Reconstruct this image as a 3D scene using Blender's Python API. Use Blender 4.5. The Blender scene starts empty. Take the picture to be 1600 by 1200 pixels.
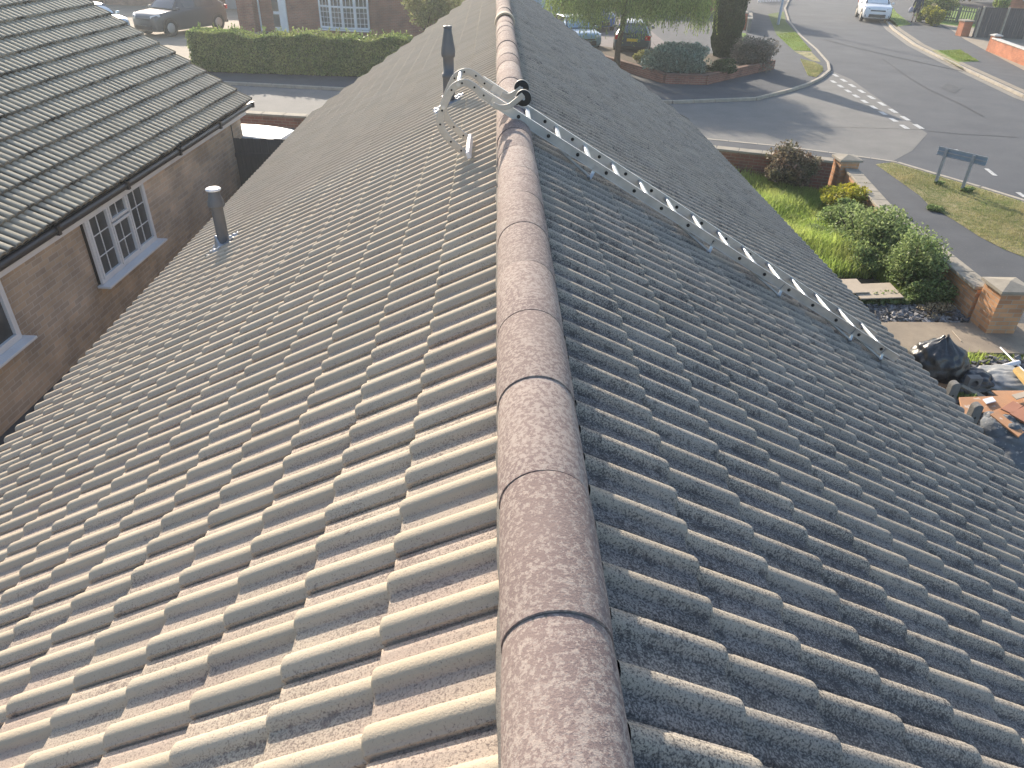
import bpy, math, random
import numpy as np
from mathutils import Vector
random.seed(7); rng = np.random.default_rng(7)
sc = bpy.context.scene; COL = sc.collection
rad = math.radians
# ------------------------------------------------------------ camera
F = 1130.0; G = 5.6                      # focal length in photo pixels, camera height in metres
PIT, YAW, RHO = .574, .0329, .0261
R0 = Vector((math.cos(YAW), -math.sin(YAW), 0))
FW = Vector((math.sin(YAW)*math.cos(PIT), math.cos(YAW)*math.cos(PIT), -math.sin(PIT)))
U0 = R0.cross(FW)
RT = math.cos(RHO)*R0 + math.sin(RHO)*U0
UP = math.cos(RHO)*U0 - math.sin(RHO)*R0
cam = bpy.data.cameras.new('camera'); camo = bpy.data.objects.new('camera', cam); COL.objects.link(camo)
cam.sensor_width = 36; cam.lens = 36*F/1600; cam.clip_end = 2000; cam.clip_start = .05
from mathutils import Matrix
m = Matrix((RT, UP, -FW)).transposed().to_4x4(); m.translation = (0, 0, G); camo.matrix_world = m
sc.camera = camo
# ------------------------------------------------------------ sky, sun, exposure
SAZ, SEL = rad(-17.5), rad(22.5)
S = Vector((math.sin(SAZ)*math.cos(SEL), math.cos(SAZ)*math.cos(SEL), math.sin(SEL)))
w = bpy.data.worlds.new('World'); sc.world = w; w.use_nodes = True
nt = w.node_tree; sky = nt.nodes.new('ShaderNodeTexSky'); sky.sky_type = 'NISHITA'; sky.sun_disc = False
sky.sun_elevation = SEL; sky.sun_rotation = SAZ % (2*math.pi); sky.dust_density = 1.5
nt.links.new(sky.outputs[0], nt.nodes['Background'].inputs[0]); nt.nodes['Background'].inputs[1].default_value = .13
sl = bpy.data.lights.new('sun', 'SUN'); sl.energy = 4.1; sl.angle = rad(.6); sl.color = (1, .88, .72)
so = bpy.data.objects.new('sun', sl); COL.objects.link(so); so.rotation_euler = S.to_track_quat('Z', 'Y').to_euler(); so.location = (0, 0, 30)
sc.view_settings.view_transform = 'Standard'; sc.view_settings.look = 'None'
sc.view_settings.exposure = 1.02; sc.view_settings.gamma = 1
sc.cycles.use_denoising = True

# ------------------------------------------------------------ measuring helpers
def ray(px, py): return FW + RT*((px-800)/F) - UP*((py-600)/F)
def P(px, py, z=0.0):
    d = ray(px, py); t = (z-G)/d.z; return (d.x*t, d.y*t, z)
def Pl(l, z=0.0): return [P(a, b, z) for a, b in l]
def atY(px, py, Y):
    d = ray(px, py); t = Y/d.y; return Vector((d.x*t, Y, G+d.z*t))

# ------------------------------------------------------------ materials
def mat(name, c1, c2=None, scale=8, rough=.85, bump=0., bscale=None, metal=0., spec=.3, c3=None, s3=60, t3=.62, w3=.05,
        attr=None, amp=.35, trans=0., detail=6, stretch=None, alpha=1.):
    M = bpy.data.materials.new(name); M.use_nodes = True; n = M.node_tree.nodes; L = M.node_tree.links.new
    b = n['Principled BSDF']; b.inputs['Roughness'].default_value = rough; b.inputs['Metallic'].default_value = metal
    b.inputs['Specular IOR Level'].default_value = spec
    tc = n.new('ShaderNodeTexCoord'); src = tc.outputs['Object']
    if stretch:
        mp = n.new('ShaderNodeMapping'); mp.inputs['Scale'].default_value = stretch; L(src, mp.inputs[0]); src = mp.outputs[0]
    col = None
    def noise(s, d=detail):
        t = n.new('ShaderNodeTexNoise'); t.inputs['Scale'].default_value = s; t.inputs['Detail'].default_value = d
        t.inputs['Roughness'].default_value = .62
        L(src, t.inputs['Vector']); return t.outputs[0]
    def ramp(f, lo, hi):
        r = n.new('ShaderNodeMapRange'); r.inputs[1].default_value = lo; r.inputs[2].default_value = hi; L(f, r.inputs[0]); return r.outputs[0]
    def mix(f, a, c):
        x = n.new('ShaderNodeMix'); x.data_type = 'RGBA'; L(f, x.inputs[0])
        for v, i in ((a, 6), (c, 7)):
            if isinstance(v, tuple): x.inputs[i].default_value = v+(1,)
            else: L(v, x.inputs[i])
        return x.outputs[2]
    col = mix(ramp(noise(scale), .32, .68), c1, c2 or tuple(x*.75 for x in c1))
    if c3: col = mix(ramp(noise(s3, 3), t3, t3+w3), col, c3)
    if attr:
        a = n.new('ShaderNodeAttribute'); a.attribute_name = attr
        h = n.new('ShaderNodeHueSaturation'); L(col, h.inputs['Color'])
        r = n.new('ShaderNodeMapRange'); r.inputs[3].default_value = 1-amp; r.inputs[4].default_value = 1+amp; L(a.outputs['Fac'], r.inputs[0])
        L(r.outputs[0], h.inputs['Value']); col = h.outputs[0]
    L(col, b.inputs['Base Color'])
    if bump:
        bp = n.new('ShaderNodeBump'); bp.inputs['Strength'].default_value = bump; bp.inputs['Distance'].default_value = .01
        L(noise(bscale or scale*6, 4), bp.inputs['Height']); L(bp.outputs[0], b.inputs['Normal'])
    if trans:
        tr = n.new('ShaderNodeBsdfTranslucent'); L(col, tr.inputs[0]); ms = n.new('ShaderNodeMixShader'); ms.inputs[0].default_value = trans
        L(b.outputs[0], ms.inputs[1]); L(tr.outputs[0], ms.inputs[2]); L(ms.outputs[0], n['Material Output'].inputs[0])
    return M

def brick_mat(name, c1, c2, mortar, rough=.9, bw=.225, bh=.075):
    M = bpy.data.materials.new(name); M.use_nodes = True; n = M.node_tree.nodes; L = M.node_tree.links.new
    b = n['Principled BSDF']; b.inputs['Roughness'].default_value = rough; b.inputs['Specular IOR Level'].default_value = .2
    ge = n.new('ShaderNodeNewGeometry')
    cr = n.new('ShaderNodeVectorMath'); cr.operation = 'CROSS_PRODUCT'; cr.inputs[1].default_value = (0, 0, 1); L(ge.outputs['True Normal'], cr.inputs[0])
    dt = n.new('ShaderNodeVectorMath'); dt.operation = 'DOT_PRODUCT'; L(ge.outputs['Position'], dt.inputs[0]); L(cr.outputs[0], dt.inputs[1])
    sp = n.new('ShaderNodeSeparateXYZ'); L(ge.outputs['Position'], sp.inputs[0])
    cb = n.new('ShaderNodeCombineXYZ'); L(dt.outputs['Value'], cb.inputs[0]); L(sp.outputs[2], cb.inputs[1])
    br = n.new('ShaderNodeTexBrick'); L(cb.outputs[0], br.inputs[0])
    for k, v in (('Scale', 1), ('Mortar Size', .006), ('Mortar Smooth', .2), ('Brick Width', bw), ('Row Height', bh), ('Bias', 0.)): br.inputs[k].default_value = v
    br.inputs['Color1'].default_value = c1+(1,); br.inputs['Color2'].default_value = c2+(1,); br.inputs['Mortar'].default_value = mortar+(1,)
    no = n.new('ShaderNodeTexNoise'); no.inputs['Scale'].default_value = 1.7; no.inputs['Detail'].default_value = 8; L(ge.outputs['Position'], no.inputs[0])
    r = n.new('ShaderNodeMapRange'); r.inputs[1].default_value = .3; r.inputs[2].default_value = .7; r.inputs[3].default_value = .72; r.inputs[4].default_value = 1.25; L(no.outputs[0], r.inputs[0])
    h = n.new('ShaderNodeHueSaturation'); L(br.outputs[0], h.inputs['Color']); L(r.outputs[0], h.inputs['Value']); L(h.outputs[0], b.inputs['Base Color'])
    bp = n.new('ShaderNodeBump'); bp.inputs['Strength'].default_value = .5; bp.inputs['Distance'].default_value = .006; bp.invert = True
    L(br.outputs['Fac'], bp.inputs['Height']); L(bp.outputs[0], b.inputs['Normal'])
    return M

def tile_mat(name, pan, roll, speck, lichen, cover, dark, nscale=130, vv=.07, dr=.08):
    M = bpy.data.materials.new(name); M.use_nodes = True; n = M.node_tree.nodes; L = M.node_tree.links.new
    b = n['Principled BSDF']; b.inputs['Roughness'].default_value = .93; b.inputs['Specular IOR Level'].default_value = .25
    tc = n.new('ShaderNodeTexCoord').outputs['Object']
    def noise(s, d=4, r=.6):
        t = n.new('ShaderNodeTexNoise'); t.inputs['Scale'].default_value = s; t.inputs['Detail'].default_value = d; t.inputs['Roughness'].default_value = r; L(tc, t.inputs[0]); return t.outputs[0]
    def mr(f, a, c, lo=0, hi=1):
        r = n.new('ShaderNodeMapRange')
        for i, v in ((1, a), (2, c), (3, lo), (4, hi)): r.inputs[i].default_value = v
        L(f, r.inputs[0]); return r.outputs[0]
    def math_(op, a, c):
        x = n.new('ShaderNodeMath'); x.operation = op
        for i, v in enumerate((a, c)):
            if isinstance(v, (int, float)): x.inputs[i].default_value = v
            else: L(v, x.inputs[i])
        return x.outputs[0]
    def mix(f, a, c):
        x = n.new('ShaderNodeMix'); x.data_type = 'RGBA'
        if isinstance(f, float): x.inputs[0].default_value = f
        else: L(f, x.inputs[0])
        for v, i in ((a, 6), (c, 7)):
            if isinstance(v, tuple): x.inputs[i].default_value = v+(1,)
            else: L(v, x.inputs[i])
        return x.outputs[2]
    def at(nm):
        a = n.new('ShaderNodeAttribute'); a.attribute_name = nm; return a.outputs['Fac']
    rh, tv = at('rh'), at('tv')
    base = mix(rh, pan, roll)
    big = noise(2.3, 5)
    base = mix(mr(big, .35, .7), base, lichen)
    # speckles: crisp small patches, denser in the pans and in weathered areas
    th = math_('ADD', mr(rh, 0, 1, cover, cover+dr), math_('MULTIPLY', math_('SUBTRACT', noise(3.1, 4), .5), -.17))
    th = math_('ADD', th, mr(tv, 0, 1, .018, -.018))
    sp = math_('SUBTRACT', noise(nscale, 7, .78), th)
    base = mix(mr(sp, 0, .05, 0, .85), base, speck)
    sp2 = math_('SUBTRACT', noise(26, 8, .7), math_('ADD', th, .07))
    base = mix(mr(sp2, 0, .05, 0, .6), base, speck)
    st = noise(6, 6, .7)
    base = mix(mr(st, dark, dark+.1, 0, .6), base, tuple(x*.45 for x in speck))
    h = n.new('ShaderNodeHueSaturation'); L(base, h.inputs['Color']); L(mr(tv, 0, 1, 1-vv, 1+vv), h.inputs['Value']); L(h.outputs[0], b.inputs['Base Color'])
    bp = n.new('ShaderNodeBump'); bp.inputs['Strength'].default_value = .55; bp.inputs['Distance'].default_value = .004
    L(noise(160, 4, .7), bp.inputs['Height']); L(bp.outputs[0], b.inputs['Normal'])
    return M

def plain(name, c, rough=.5, metal=0., spec=.5, coat=0., alpha=1.):
    M = bpy.data.materials.new(name); M.use_nodes = True; b = M.node_tree.nodes['Principled BSDF']
    b.inputs['Base Color'].default_value = c+(1,); b.inputs['Roughness'].default_value = rough; b.inputs['Metallic'].default_value = metal
    b.inputs['Specular IOR Level'].default_value = spec; b.inputs['Coat Weight'].default_value = coat; b.inputs['Coat Roughness'].default_value = .05
    return M
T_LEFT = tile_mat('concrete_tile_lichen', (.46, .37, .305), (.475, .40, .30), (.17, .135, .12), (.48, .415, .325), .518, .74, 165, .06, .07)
T_RIGHT = tile_mat('concrete_tile_weathered', (.31, .285, .27), (.41, .36, .29), (.06, .056, .058), (.36, .33, .29), .47, .64, 165, .09, .045)  # real specks and stains, plus the slope's shade put into darker base colours
T_RIDGE = tile_mat('ridge_tile_stone', (.22, .165, .155), (.22, .165, .155), (.43, .36, .315), (.30, .235, .21), .465, .80, 66, .06)
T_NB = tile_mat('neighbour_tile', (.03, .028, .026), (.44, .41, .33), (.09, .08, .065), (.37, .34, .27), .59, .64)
BR_NB = brick_mat('neighbour_brick', (.56, .435, .32), (.41, .335, .27), (.55, .50, .44))
BR_RED = brick_mat('red_brick', (.30, .13, .09), (.22, .105, .08), (.30, .24, .20))
BR_WALL = brick_mat('garden_brick', (.62, .34, .18), (.42, .22, .12), (.42, .36, .29))
BR_ORG = brick_mat('orange_brick', (.50, .19, .10), (.42, .16, .09), (.40, .24, .16))
MORTAR = mat('mortar', (.22, .20, .18), (.15, .135, .12), 30, .95, .4)
UPVC = mat('white_upvc', (.78, .79, .80), (.70, .71, .73), 3, .35, 0, spec=.5)
GUT = plain('brown_gutter', (.035, .033, .035), .4)
GLASS = mat('window_glass', (.05, .058, .065), (.11, .115, .12), 1.2, .06, 0, spec=.9)
ASPH = mat('asphalt', (.112, .118, .128), (.082, .088, .099), .55, .9, .5, 90, c3=(.19, .19, .19), s3=45, t3=.60)
ASPH_S = mat('side_road_asphalt', (.215, .207, .195), (.17, .166, .158), .9, .9, .4, 90, c3=(.3, .29, .27), s3=45, t3=.60)
PAVE = mat('pavement_asphalt', (.108, .113, .122), (.085, .09, .098), 1.5, .92, .4, 80, c3=(.14, .135, .13), s3=25, t3=.64)
KERB = mat('kerb_concrete', (.46, .41, .33), (.34, .30, .25), 5, .9, .4)
PATCH = mat('tarmac_patch', (.095, .10, .108), (.075, .08, .088), 3, .9, .5, 90)
PAINT = mat('road_paint', (.62, .62, .60), (.42, .42, .41), 7, .7, 0, c3=(.12, .12, .12), s3=22, t3=.60)
SOIL = mat('soil', (.13, .10, .07), (.07, .055, .04), 6, .97, .8)
LAWN = mat('lawn', (.105, .15, .035), (.075, .115, .025), 5, .95, .8, 60, c3=(.20, .17, .07), s3=14, t3=.56, w3=.15)
LAWN_B = mat('bright_lawn', (.17, .25, .045), (.12, .20, .03), 5, .95, .8, 60)
DRY = mat('dry_verge', (.40, .33, .19), (.24, .23, .10), 2.2, .95, .9, 60, c3=(.10, .14, .035), s3=7, t3=.52, w3=.1)
CONC = mat('concrete_slab', (.36, .295, .22), (.25, .205, .16), 2.5, .93, .5, 70, c3=(.14, .115, .09), s3=26, t3=.64, w3=.08)
DRIVE = mat('driveway_paving', (.36, .30, .23), (.28, .24, .19), 1.3, .9, .3, 50)
DARKW = mat('dark_timber', (.085, .085, .09), (.06, .06, .066), 3, .85, .4, 30, stretch=(8, 8, .6))
ALU = mat('aluminium', (.54, .555, .57), (.40, .42, .44), 9, .42, .05, metal=.85, c3=(.3, .3, .3), s3=30, t3=.72)
ALU_D = mat('dull_aluminium', (.50, .48, .44), (.40, .385, .36), 12, .55, .1, metal=.55)
RUBBER = mat('rubber', (.02, .02, .022), (.03, .03, .03), 20, .8)
WHITEP = mat('white_plastic', (.75, .76, .78), (.66, .67, .70), 6, .4)
LEAD = mat('lead', (.42, .43, .45), (.30, .31, .33), 14, .36, .3, 40, metal=.65)
PIPE = mat('grey_pvc_pipe', (.115, .125, .14), (.09, .10, .115), 7, .45, .1, spec=.5)
STEEL = mat('galvanised', (.40, .43, .47), (.30, .33, .37), 12, .45, 0, metal=.4)
BARK = mat('bark', (.15, .11, .075), (.08, .06, .045), 12, .95, .9, 40)
def leafm(name, a, b, amp=.45, tr=.4, s=2.5): return mat(name, a, b, s, .6, 0, attr='var', amp=amp, trans=tr, spec=.35, detail=2)
LF_HEDGE = leafm('hedge_leaf', (.17, .25, .07), (.32, .35, .11), .6, .36, .9)
LF_GRASS = leafm('grass_blade', (.33, .47, .09), (.50, .54, .17), .55, .55, 1.2)
LF_BUSH = leafm('bush_leaf', (.18, .26, .09), (.29, .35, .15), .5, .5)
LF_RED = leafm('bronze_leaf', (.15, .16, .09), (.24, .15, .11), .5, .3)
LF_YEL = leafm('golden_leaf', (.45, .40, .04), (.22, .26, .04), .4, .4)
LF_WIL = leafm('willow_leaf', (.20, .29, .08), (.30, .36, .11), .5, .45)
LF_CYP = leafm('cypress_leaf', (.05, .08, .03), (.075, .105, .045), .5, .2)
LF_BLUE = leafm('silver_leaf', (.24, .31, .25), (.31, .37, .30), .4, .35)
LF_PUR = leafm('mauve_leaf', (.26, .225, .20), (.20, .20, .16), .4, .35)
LF_OLIVE = leafm('olive_leaf', (.27, .28, .10), (.34, .33, .15), .4, .45)

# ------------------------------------------------------------ object helpers
def tag(o, label=None, cat=None, group=None, kind=None):
    if label: o['label'] = label
    if cat: o['category'] = cat
    if group: o['group'] = group
    if kind: o['kind'] = kind
    return o
def thing(name, label, cat, loc=(0, 0, 0), rz=0, group=None):
    o = bpy.data.objects.new(name, None); o.empty_display_size = .2; COL.objects.link(o)
    o.location = loc; o.rotation_euler = (0, 0, rz); return tag(o, label, cat, group)
def root_loc(p):
    l = Vector((0, 0, 0))
    while p: l += p.location; p = p.parent
    return l
class MB:
    def __init__(s): s.v = []; s.f = []; s.flat = set()
    def add(s, vs, fs, flat=True):
        o = len(s.v); s.v += [tuple(x) for x in vs]
        for f in fs:
            if flat: s.flat.add(len(s.f))
            s.f.append([i+o for i in f])
    def box(s, c, d, rz=0, rot=None):
        vs = []
        M = rot if rot is not None else Matrix.Rotation(rz, 3, 'Z')
        for x in (-.5, .5):
            for y in (-.5, .5):
                for z in (-.5, .5): vs.append(Vector(c) + M @ Vector((x*d[0], y*d[1], z*d[2])))
        s.add(vs, [(0, 1, 3, 2), (4, 6, 7, 5), (0, 4, 5, 1), (2, 3, 7, 6), (0, 2, 6, 4), (1, 5, 7, 3)])
    def bar(s, a, b, wd, h, up=(0, 0, 1)):
        a, b = Vector(a), Vector(b); d = (b-a); l = d.length; d.normalize(); r = d.cross(Vector(up)).normalized(); u = r.cross(d)
        M = Matrix((d, r, u)).transposed(); s.box((a+b)/2, (l, wd, h), rot=M)
    def tube(s, pts, r, n=10, cap=True):
        pts = [Vector(p) for p in pts]; rs = r if isinstance(r, (list, tuple)) else [r]*len(pts); rings = []; pu = None
        for i, p in enumerate(pts):
            d = (pts[min(i+1, len(pts)-1)]-pts[max(i-1, 0)]).normalized()
            if pu is None: pu = d.orthogonal().normalized()
            u = (pu-d*pu.dot(d)).normalized(); pu = u; v = d.cross(u)
            rings.append([p+(u*math.cos(k*2*math.pi/n)+v*math.sin(k*2*math.pi/n))*rs[i] for k in range(n)])
        vs = [q for g in rings for q in g]; fs = []
        for i in range(len(pts)-1):
            for k in range(n): fs.append((i*n+k, i*n+(k+1) % n, (i+1)*n+(k+1) % n, (i+1)*n+k))
        s.add(vs, fs, False)
        if cap:
            s.add(rings[0], [tuple(range(n))[::-1]]); s.add(rings[-1], [tuple(range(n))])
    def lathe(s, prof, c=(0, 0, 0), n=20, axis=None):
        c = Vector(c); Q = Vector((0, 0, 1)).rotation_difference(Vector(axis)).to_matrix() if axis is not None else Matrix.Identity(3)
        vs = [c+Q @ Vector((r*math.cos(k*2*math.pi/n), r*math.sin(k*2*math.pi/n), z)) for r, z in prof for k in range(n)]; fs = []
        for i in range(len(prof)-1):
            for k in range(n): fs.append((i*n+k, i*n+(k+1) % n, (i+1)*n+(k+1) % n, (i+1)*n+k))
        s.add(vs, fs, False)
        if prof[0][0] > 1e-4: s.add(vs[:n], [tuple(range(n))[::-1]])
        if prof[-1][0] > 1e-4: s.add(vs[-n:], [tuple(range(n))])
    def sweep(s, pts, a, b, side=(0, 1, 0)):
        """rectangular bar along a path: a across 'side', b perpendicular"""
        pts = [Vector(p) for p in pts]; sd = Vector(side); vs = []
        for i, p in enumerate(pts):
            d = (pts[min(i+1, len(pts)-1)]-pts[max(i-1, 0)]).normalized(); sdn = (sd-d*sd.dot(d)).normalized(); u = d.cross(sdn)
            for x, y in ((-1, -1), (1, -1), (1, 1), (-1, 1)): vs.append(p+sdn*(x*a/2)+u*(y*b/2))
        fs = [(i*4+k, i*4+(k+1) % 4, i*4+4+(k+1) % 4, i*4+4+k) for i in range(len(pts)-1) for k in range(4)]
        s.add(vs, fs+[(3, 2, 1, 0), tuple(len(vs)-4+k for k in range(4))])
    def prism(s, poly, z0, z1):
        n = len(poly); A = sum(poly[i][0]*poly[(i+1) % n][1]-poly[(i+1) % n][0]*poly[i][1] for i in range(n))
        if A < 0: poly = poly[::-1]
        vs = [(p[0], p[1], z0) for p in poly]+[(p[0], p[1], z1) for p in poly]
        s.add(vs, [tuple(range(n))[::-1], tuple(range(n, 2*n))]+[(i, (i+1) % n, n+(i+1) % n, n+i) for i in range(n)])
    def build(s, name, M, parent=None, world=True, bevel=0, label=None):
        off = root_loc(parent) if (parent and world) else Vector((0, 0, 0))
        me = bpy.data.meshes.new(name); me.from_pydata([tuple(Vector(v)-off) for v in s.v], [], s.f)
        me.polygons.foreach_set('use_smooth', [i not in s.flat for i in range(len(s.f))]); me.materials.append(M); me.update()
        o = bpy.data.objects.new(name, me); COL.objects.link(o); o.parent = parent
        if bevel:
            bm = o.modifiers.new('b', 'BEVEL'); bm.width = bevel; bm.segments = 2; bm.limit_method = 'ANGLE'
        if label: o['label'] = label
        return o
def npmesh(name, V, Fq, M, parent=None, attrs=None, fattr=None, sharp=None, smooth=False, off=None):
    if parent is not None: V = V-np.array(root_loc(parent))
    k = Fq.shape[1]; me = bpy.data.meshes.new(name)
    me.vertices.add(len(V)); me.vertices.foreach_set('co', V.astype(np.float32).ravel())
    me.loops.add(Fq.size); me.loops.foreach_set('vertex_index', Fq.astype(np.int32).ravel())
    me.polygons.add(len(Fq)); me.polygons.foreach_set('loop_start', np.arange(0, Fq.size, k, dtype=np.int32))
    sm = np.ones(len(Fq), bool) if smooth else np.zeros(len(Fq), bool)
    if sharp is not None: sm &= ~sharp
    me.update(calc_edges=True); me.polygons.foreach_set('use_smooth', sm)
    for nm, a in (attrs or {}).items():
        at = me.attributes.new(nm, 'FLOAT', 'POINT'); at.data.foreach_set('value', a.astype(np.float32))
    if fattr is not None:
        at = me.attributes.new('var', 'FLOAT', 'FACE'); at.data.foreach_set('value', fattr.astype(np.float32))
    me.materials.append(M); me.update(); o = bpy.data.objects.new(name, me); COL.objects.link(o); o.parent = parent; return o
def unit(a): return a/np.maximum(np.linalg.norm(a, axis=1, keepdims=True), 1e-9)
def leaves(name, C, size, M, parent, elong=1.7, dirs=None, flat=0.):
    """C: leaf centres (N,3); each leaf one folded rhombus"""
    N = len(C); d = unit(rng.normal(size=(N, 3))) if dirs is None else unit(dirs+rng.normal(size=(N, 3))*.35)
    q = rng.normal(size=(N, 3)); q[:, 2] += flat; sd = unit(np.cross(d, q)); sz = (size*rng.uniform(.6, 1.35, N))[:, None]
    V = np.stack([C-d*sz*elong/2, C+sd*sz/2, C+d*sz*elong/2, C-sd*sz/2], 1).reshape(-1, 3)
    return npmesh(name, V, np.arange(4*N).reshape(N, 4), M, parent, fattr=rng.uniform(0, 1, N))
def blob(c, r, n, shell=.55, ncl=14, cl=.38):
    """points in an uneven crown: clumps scattered near the surface of an ellipsoid"""
    c = np.array(c); r = np.array(r); cd = unit(rng.normal(size=(ncl, 3))); cc = cd*rng.uniform(shell*.6, 1., (ncl, 1))
    cr = rng.uniform(cl*.6, cl*1.25, ncl); k = rng.integers(0, ncl, n)
    p = unit(rng.normal(size=(n, 3)))*(rng.uniform(0, 1, (n, 1))**.4)*cr[k][:, None]+cc[k]*.78
    return c+p*r

# ============================================================ SETTING
def sheet(name, pts, z, M, kind='structure'):
    mb = MB(); n = len(pts); A = sum(pts[i][0]*pts[(i+1) % n][1]-pts[(i+1) % n][0]*pts[i][1] for i in range(n))
    if A < 0: pts = pts[::-1]
    mb.add([(p[0], p[1], z) for p in pts], [tuple(range(n))]); return tag(mb.build(name, M), kind=kind)
def slab(name, pts, z0, z1, M):
    mb = MB(); mb.prism([(p[0], p[1]) for p in pts], z0, z1); return tag(mb.build(name, M), kind='structure')
sheet('ground', [(-78, -53), (108, -53), (108, 123), (-78, 123)], -.06, SOIL)
sheet('main_road', [(-60, -25), (60, -25), (90, 122), (-60, 122)], 0, ASPH)
far_kerb = [(-60, 36.2)]+[P(*p)[:2] for p in [(350, 132), (540, 142), (1050, 162), (1180, 157), (1235, 143), (1262, 134), (1282, 124), (1295, 113), (1293, 101), (1275, 80), (1250, 58), (1232, 35), (1226, 15), (1233, 0)]]+[(31, 80), (48, 110)]
near_kerb = [(-60, 31.5), (-9.5, 24.9), (5.4, 22.5), (8.6, 21.4), (10.6, 20.35)]+[P(*p)[:2] for p in [(1400, 259), (1462, 278), (1530, 298), (1600, 320)]]+[(13.2, 12), (13.3, 0), (13.2, -20)]
right_kerb = [P(*p)[:2] for p in [(1393, 45)]]
right_kerb = [(60, 112), (39, 80), (31, 64), (27.3, 55.8)]+[P(*p)[:2] for p in [(1395, 47), (1430, 72), (1470, 92), (1510, 111), (1555, 132), (1600, 153)]]+[(20.6, 16), (21, -20)]
# the side street is a lighter surface that joins the main road behind the give-way lines
sheet('side_road', [(-60, 31)]+near_kerb[1:5]+[P(1385, 257)[:2], P(1425, 236)[:2], P(1449, 209)[:2]]+[P(1330, 124)[:2], P(1297, 110)[:2]]+[(15.2, 35.5), (12, 34), (-60, 38)], .004, ASPH_S)
slab('near_pavement', [(-60, -20)]+near_kerb, -.05, .1, PAVE)
slab('far_pavement', far_kerb+[(20, 120), (-60, 120)], -.05, .1, PAVE)
slab('right_pavement', right_kerb+[(90, -20), (90, 115)], -.05, .1, PAVE)
def kerb(name, line, wd=.13):
    mb = MB(); pts = [Vector((p[0], p[1], 0)) for p in line]; out = []
    for a, b in zip(pts, pts[1:]):                       # separate kerb stones with small joints
        L = (b-a).length; n = max(1, round(L/.915)); n = min(n, 40)
        for i in range(n):
            p, q = a.lerp(b, (i+.01)/n), a.lerp(b, (i+.99)/n); mb.bar(p+Vector((0, 0, .053)), q+Vector((0, 0, .053)), wd, .116)
    tag(mb.build(name, KERB, bevel=.012), kind='structure')
kerb('far_kerb', far_kerb[1:]); kerb('near_kerb', near_kerb[1:-1]); kerb('right_kerb', right_kerb[1:-1])
# gutter strips of concrete along the main road
def strip(name, line, o, wd, z, M):
    mb = MB(); vs = []
    for i, p in enumerate(line):
        a = Vector(line[max(i-1, 0)]); b = Vector(line[min(i+1, len(line)-1)]); d = (b-a).normalized(); nrm = Vector((-d.y, d.x))
        for k in (o, o+wd): q = Vector(p)+nrm*k; vs.append((q.x, q.y, z))
    mb.add(vs, [(2*i, 2*i+1, 2*i+3, 2*i+2) for i in range(len(line)-1)]); return tag(mb.build(name, M), kind='structure')
strip('gutter_channel', right_kerb[3:-1], -.42, .32, .008, mat('channel_concrete', (.30, .28, .24), (.22, .20, .18), 4, .9))
strip('pavement_edging', right_kerb[3:-1], .14, .32, .106, mat('pavement_edge', (.34, .29, .22), (.25, .22, .18), 4, .9))
strip('road_seam', [P(*p)[:2] for p in [(1285, 62), (1340, 76), (1400, 90), (1460, 103), (1503, 112)]], 0, .16, .009, mat('tar', (.035, .037, .042), (.05, .052, .055), 6, .7))  # narrow dark strip laid across the main road
strip('road_crack', [P(*p)[:2] for p in [(1378, 92), (1420, 122), (1450, 140), (1500, 163), (1535, 182)]], 0, .05, .009, mat('crack_tar', (.03, .03, .035), (.06, .06, .065), 6, .7))
strip('road_patch_edge', [P(*p)[:2] for p in [(1447, 205), (1500, 210), (1560, 213), (1590, 215)]], 0, .04, .009, mat('crack_tar_b', (.03, .03, .035), (.06, .06, .065), 6, .7))
strip('faded_white_line', [P(*p)[:2] for p in [(1272, 199), (1350, 200), (1440, 203)]], 0, .10, .009, mat('faded_paint', (.22, .21, .19), (.18, .17, .155), 9, .8))
for nm_, l_ in (('tarmac_patch', [(1480, 130), (1502, 138), (1492, 146), (1470, 138)]),):
    sheet(nm_, [P(*p)[:2] for p in l_], .0085, PATCH)
mb = MB()
def dashes(a, b, n, wd=.17, duty=.55):
    a, b = Vector(P(*a)), Vector(P(*b)); d = (b-a)/n; u = d.normalized(); s_ = Vector((-u.y, u.x, 0))*wd/2
    for i in range(n):
        p = a+d*i; q = p+d*duty; mb.add([p-s_+Vector((0, 0, .011)), q-s_+Vector((0, 0, .011)), q+s_+Vector((0, 0, .011)), p+s_+Vector((0, 0, .011))], [(0, 1, 2, 3)])
dashes((1302, 116), (1451, 208), 9); dashes((1299, 126), (1426, 207), 9)
for a, b in (((1492, 234), (1508, 243)), ((1541, 264), (1555, 275)), ((1590, 301), (1602, 309)), ((1275, 0), (1283, -2))): dashes(a, b, 1, .12, 1)
tag(mb.build('road_marking', PAINT), kind='structure')
# gardens, verges, drives: thin sheets on the raised plots
sheet('lawn', [(4.6, -10), (4.6, 20.9)]+[(5.6, 20.2), (8.7, 17.6), (8.2, 10.95), (6.3, 10.95), (6.3, 10.95)][:4]+[(4.5, 11)], .106, SOIL)
sheet('back_garden_soil', [(3.2, -10), (3.2, 9.35), (9.5, 9.35), (9.5, -10)], .104, SOIL)
sheet('gravel_bed', [(4.0, 10.3), (4.0, 11.05), (8.3, 11.1), (8.3, 10.3)], .112, mat('gravel_ground', (.17, .15, .13), (.09, .08, .07), 25, .95, 1.))
slab('concrete_path', [(3.6, 9.5), (3.6, 10.38), (8.3, 10.38), (9.6, 10.35), (9.6, 9.35)], .05, .16, CONC)
vr = [P(*p, .1)[:2] for p in [(1368, 257), (1437, 306), (1452, 322), (1490, 344), (1530, 370), (1569, 390), (1600, 402)]]
sheet('grass_verge', vr+[(11.6, 10), (11.7, -15), (13.05, -15), (13.1, 12)]+[(p[0]-.12, p[1]-.05) for p in near_kerb[5:9]][::-1], .106, DRY)
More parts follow.
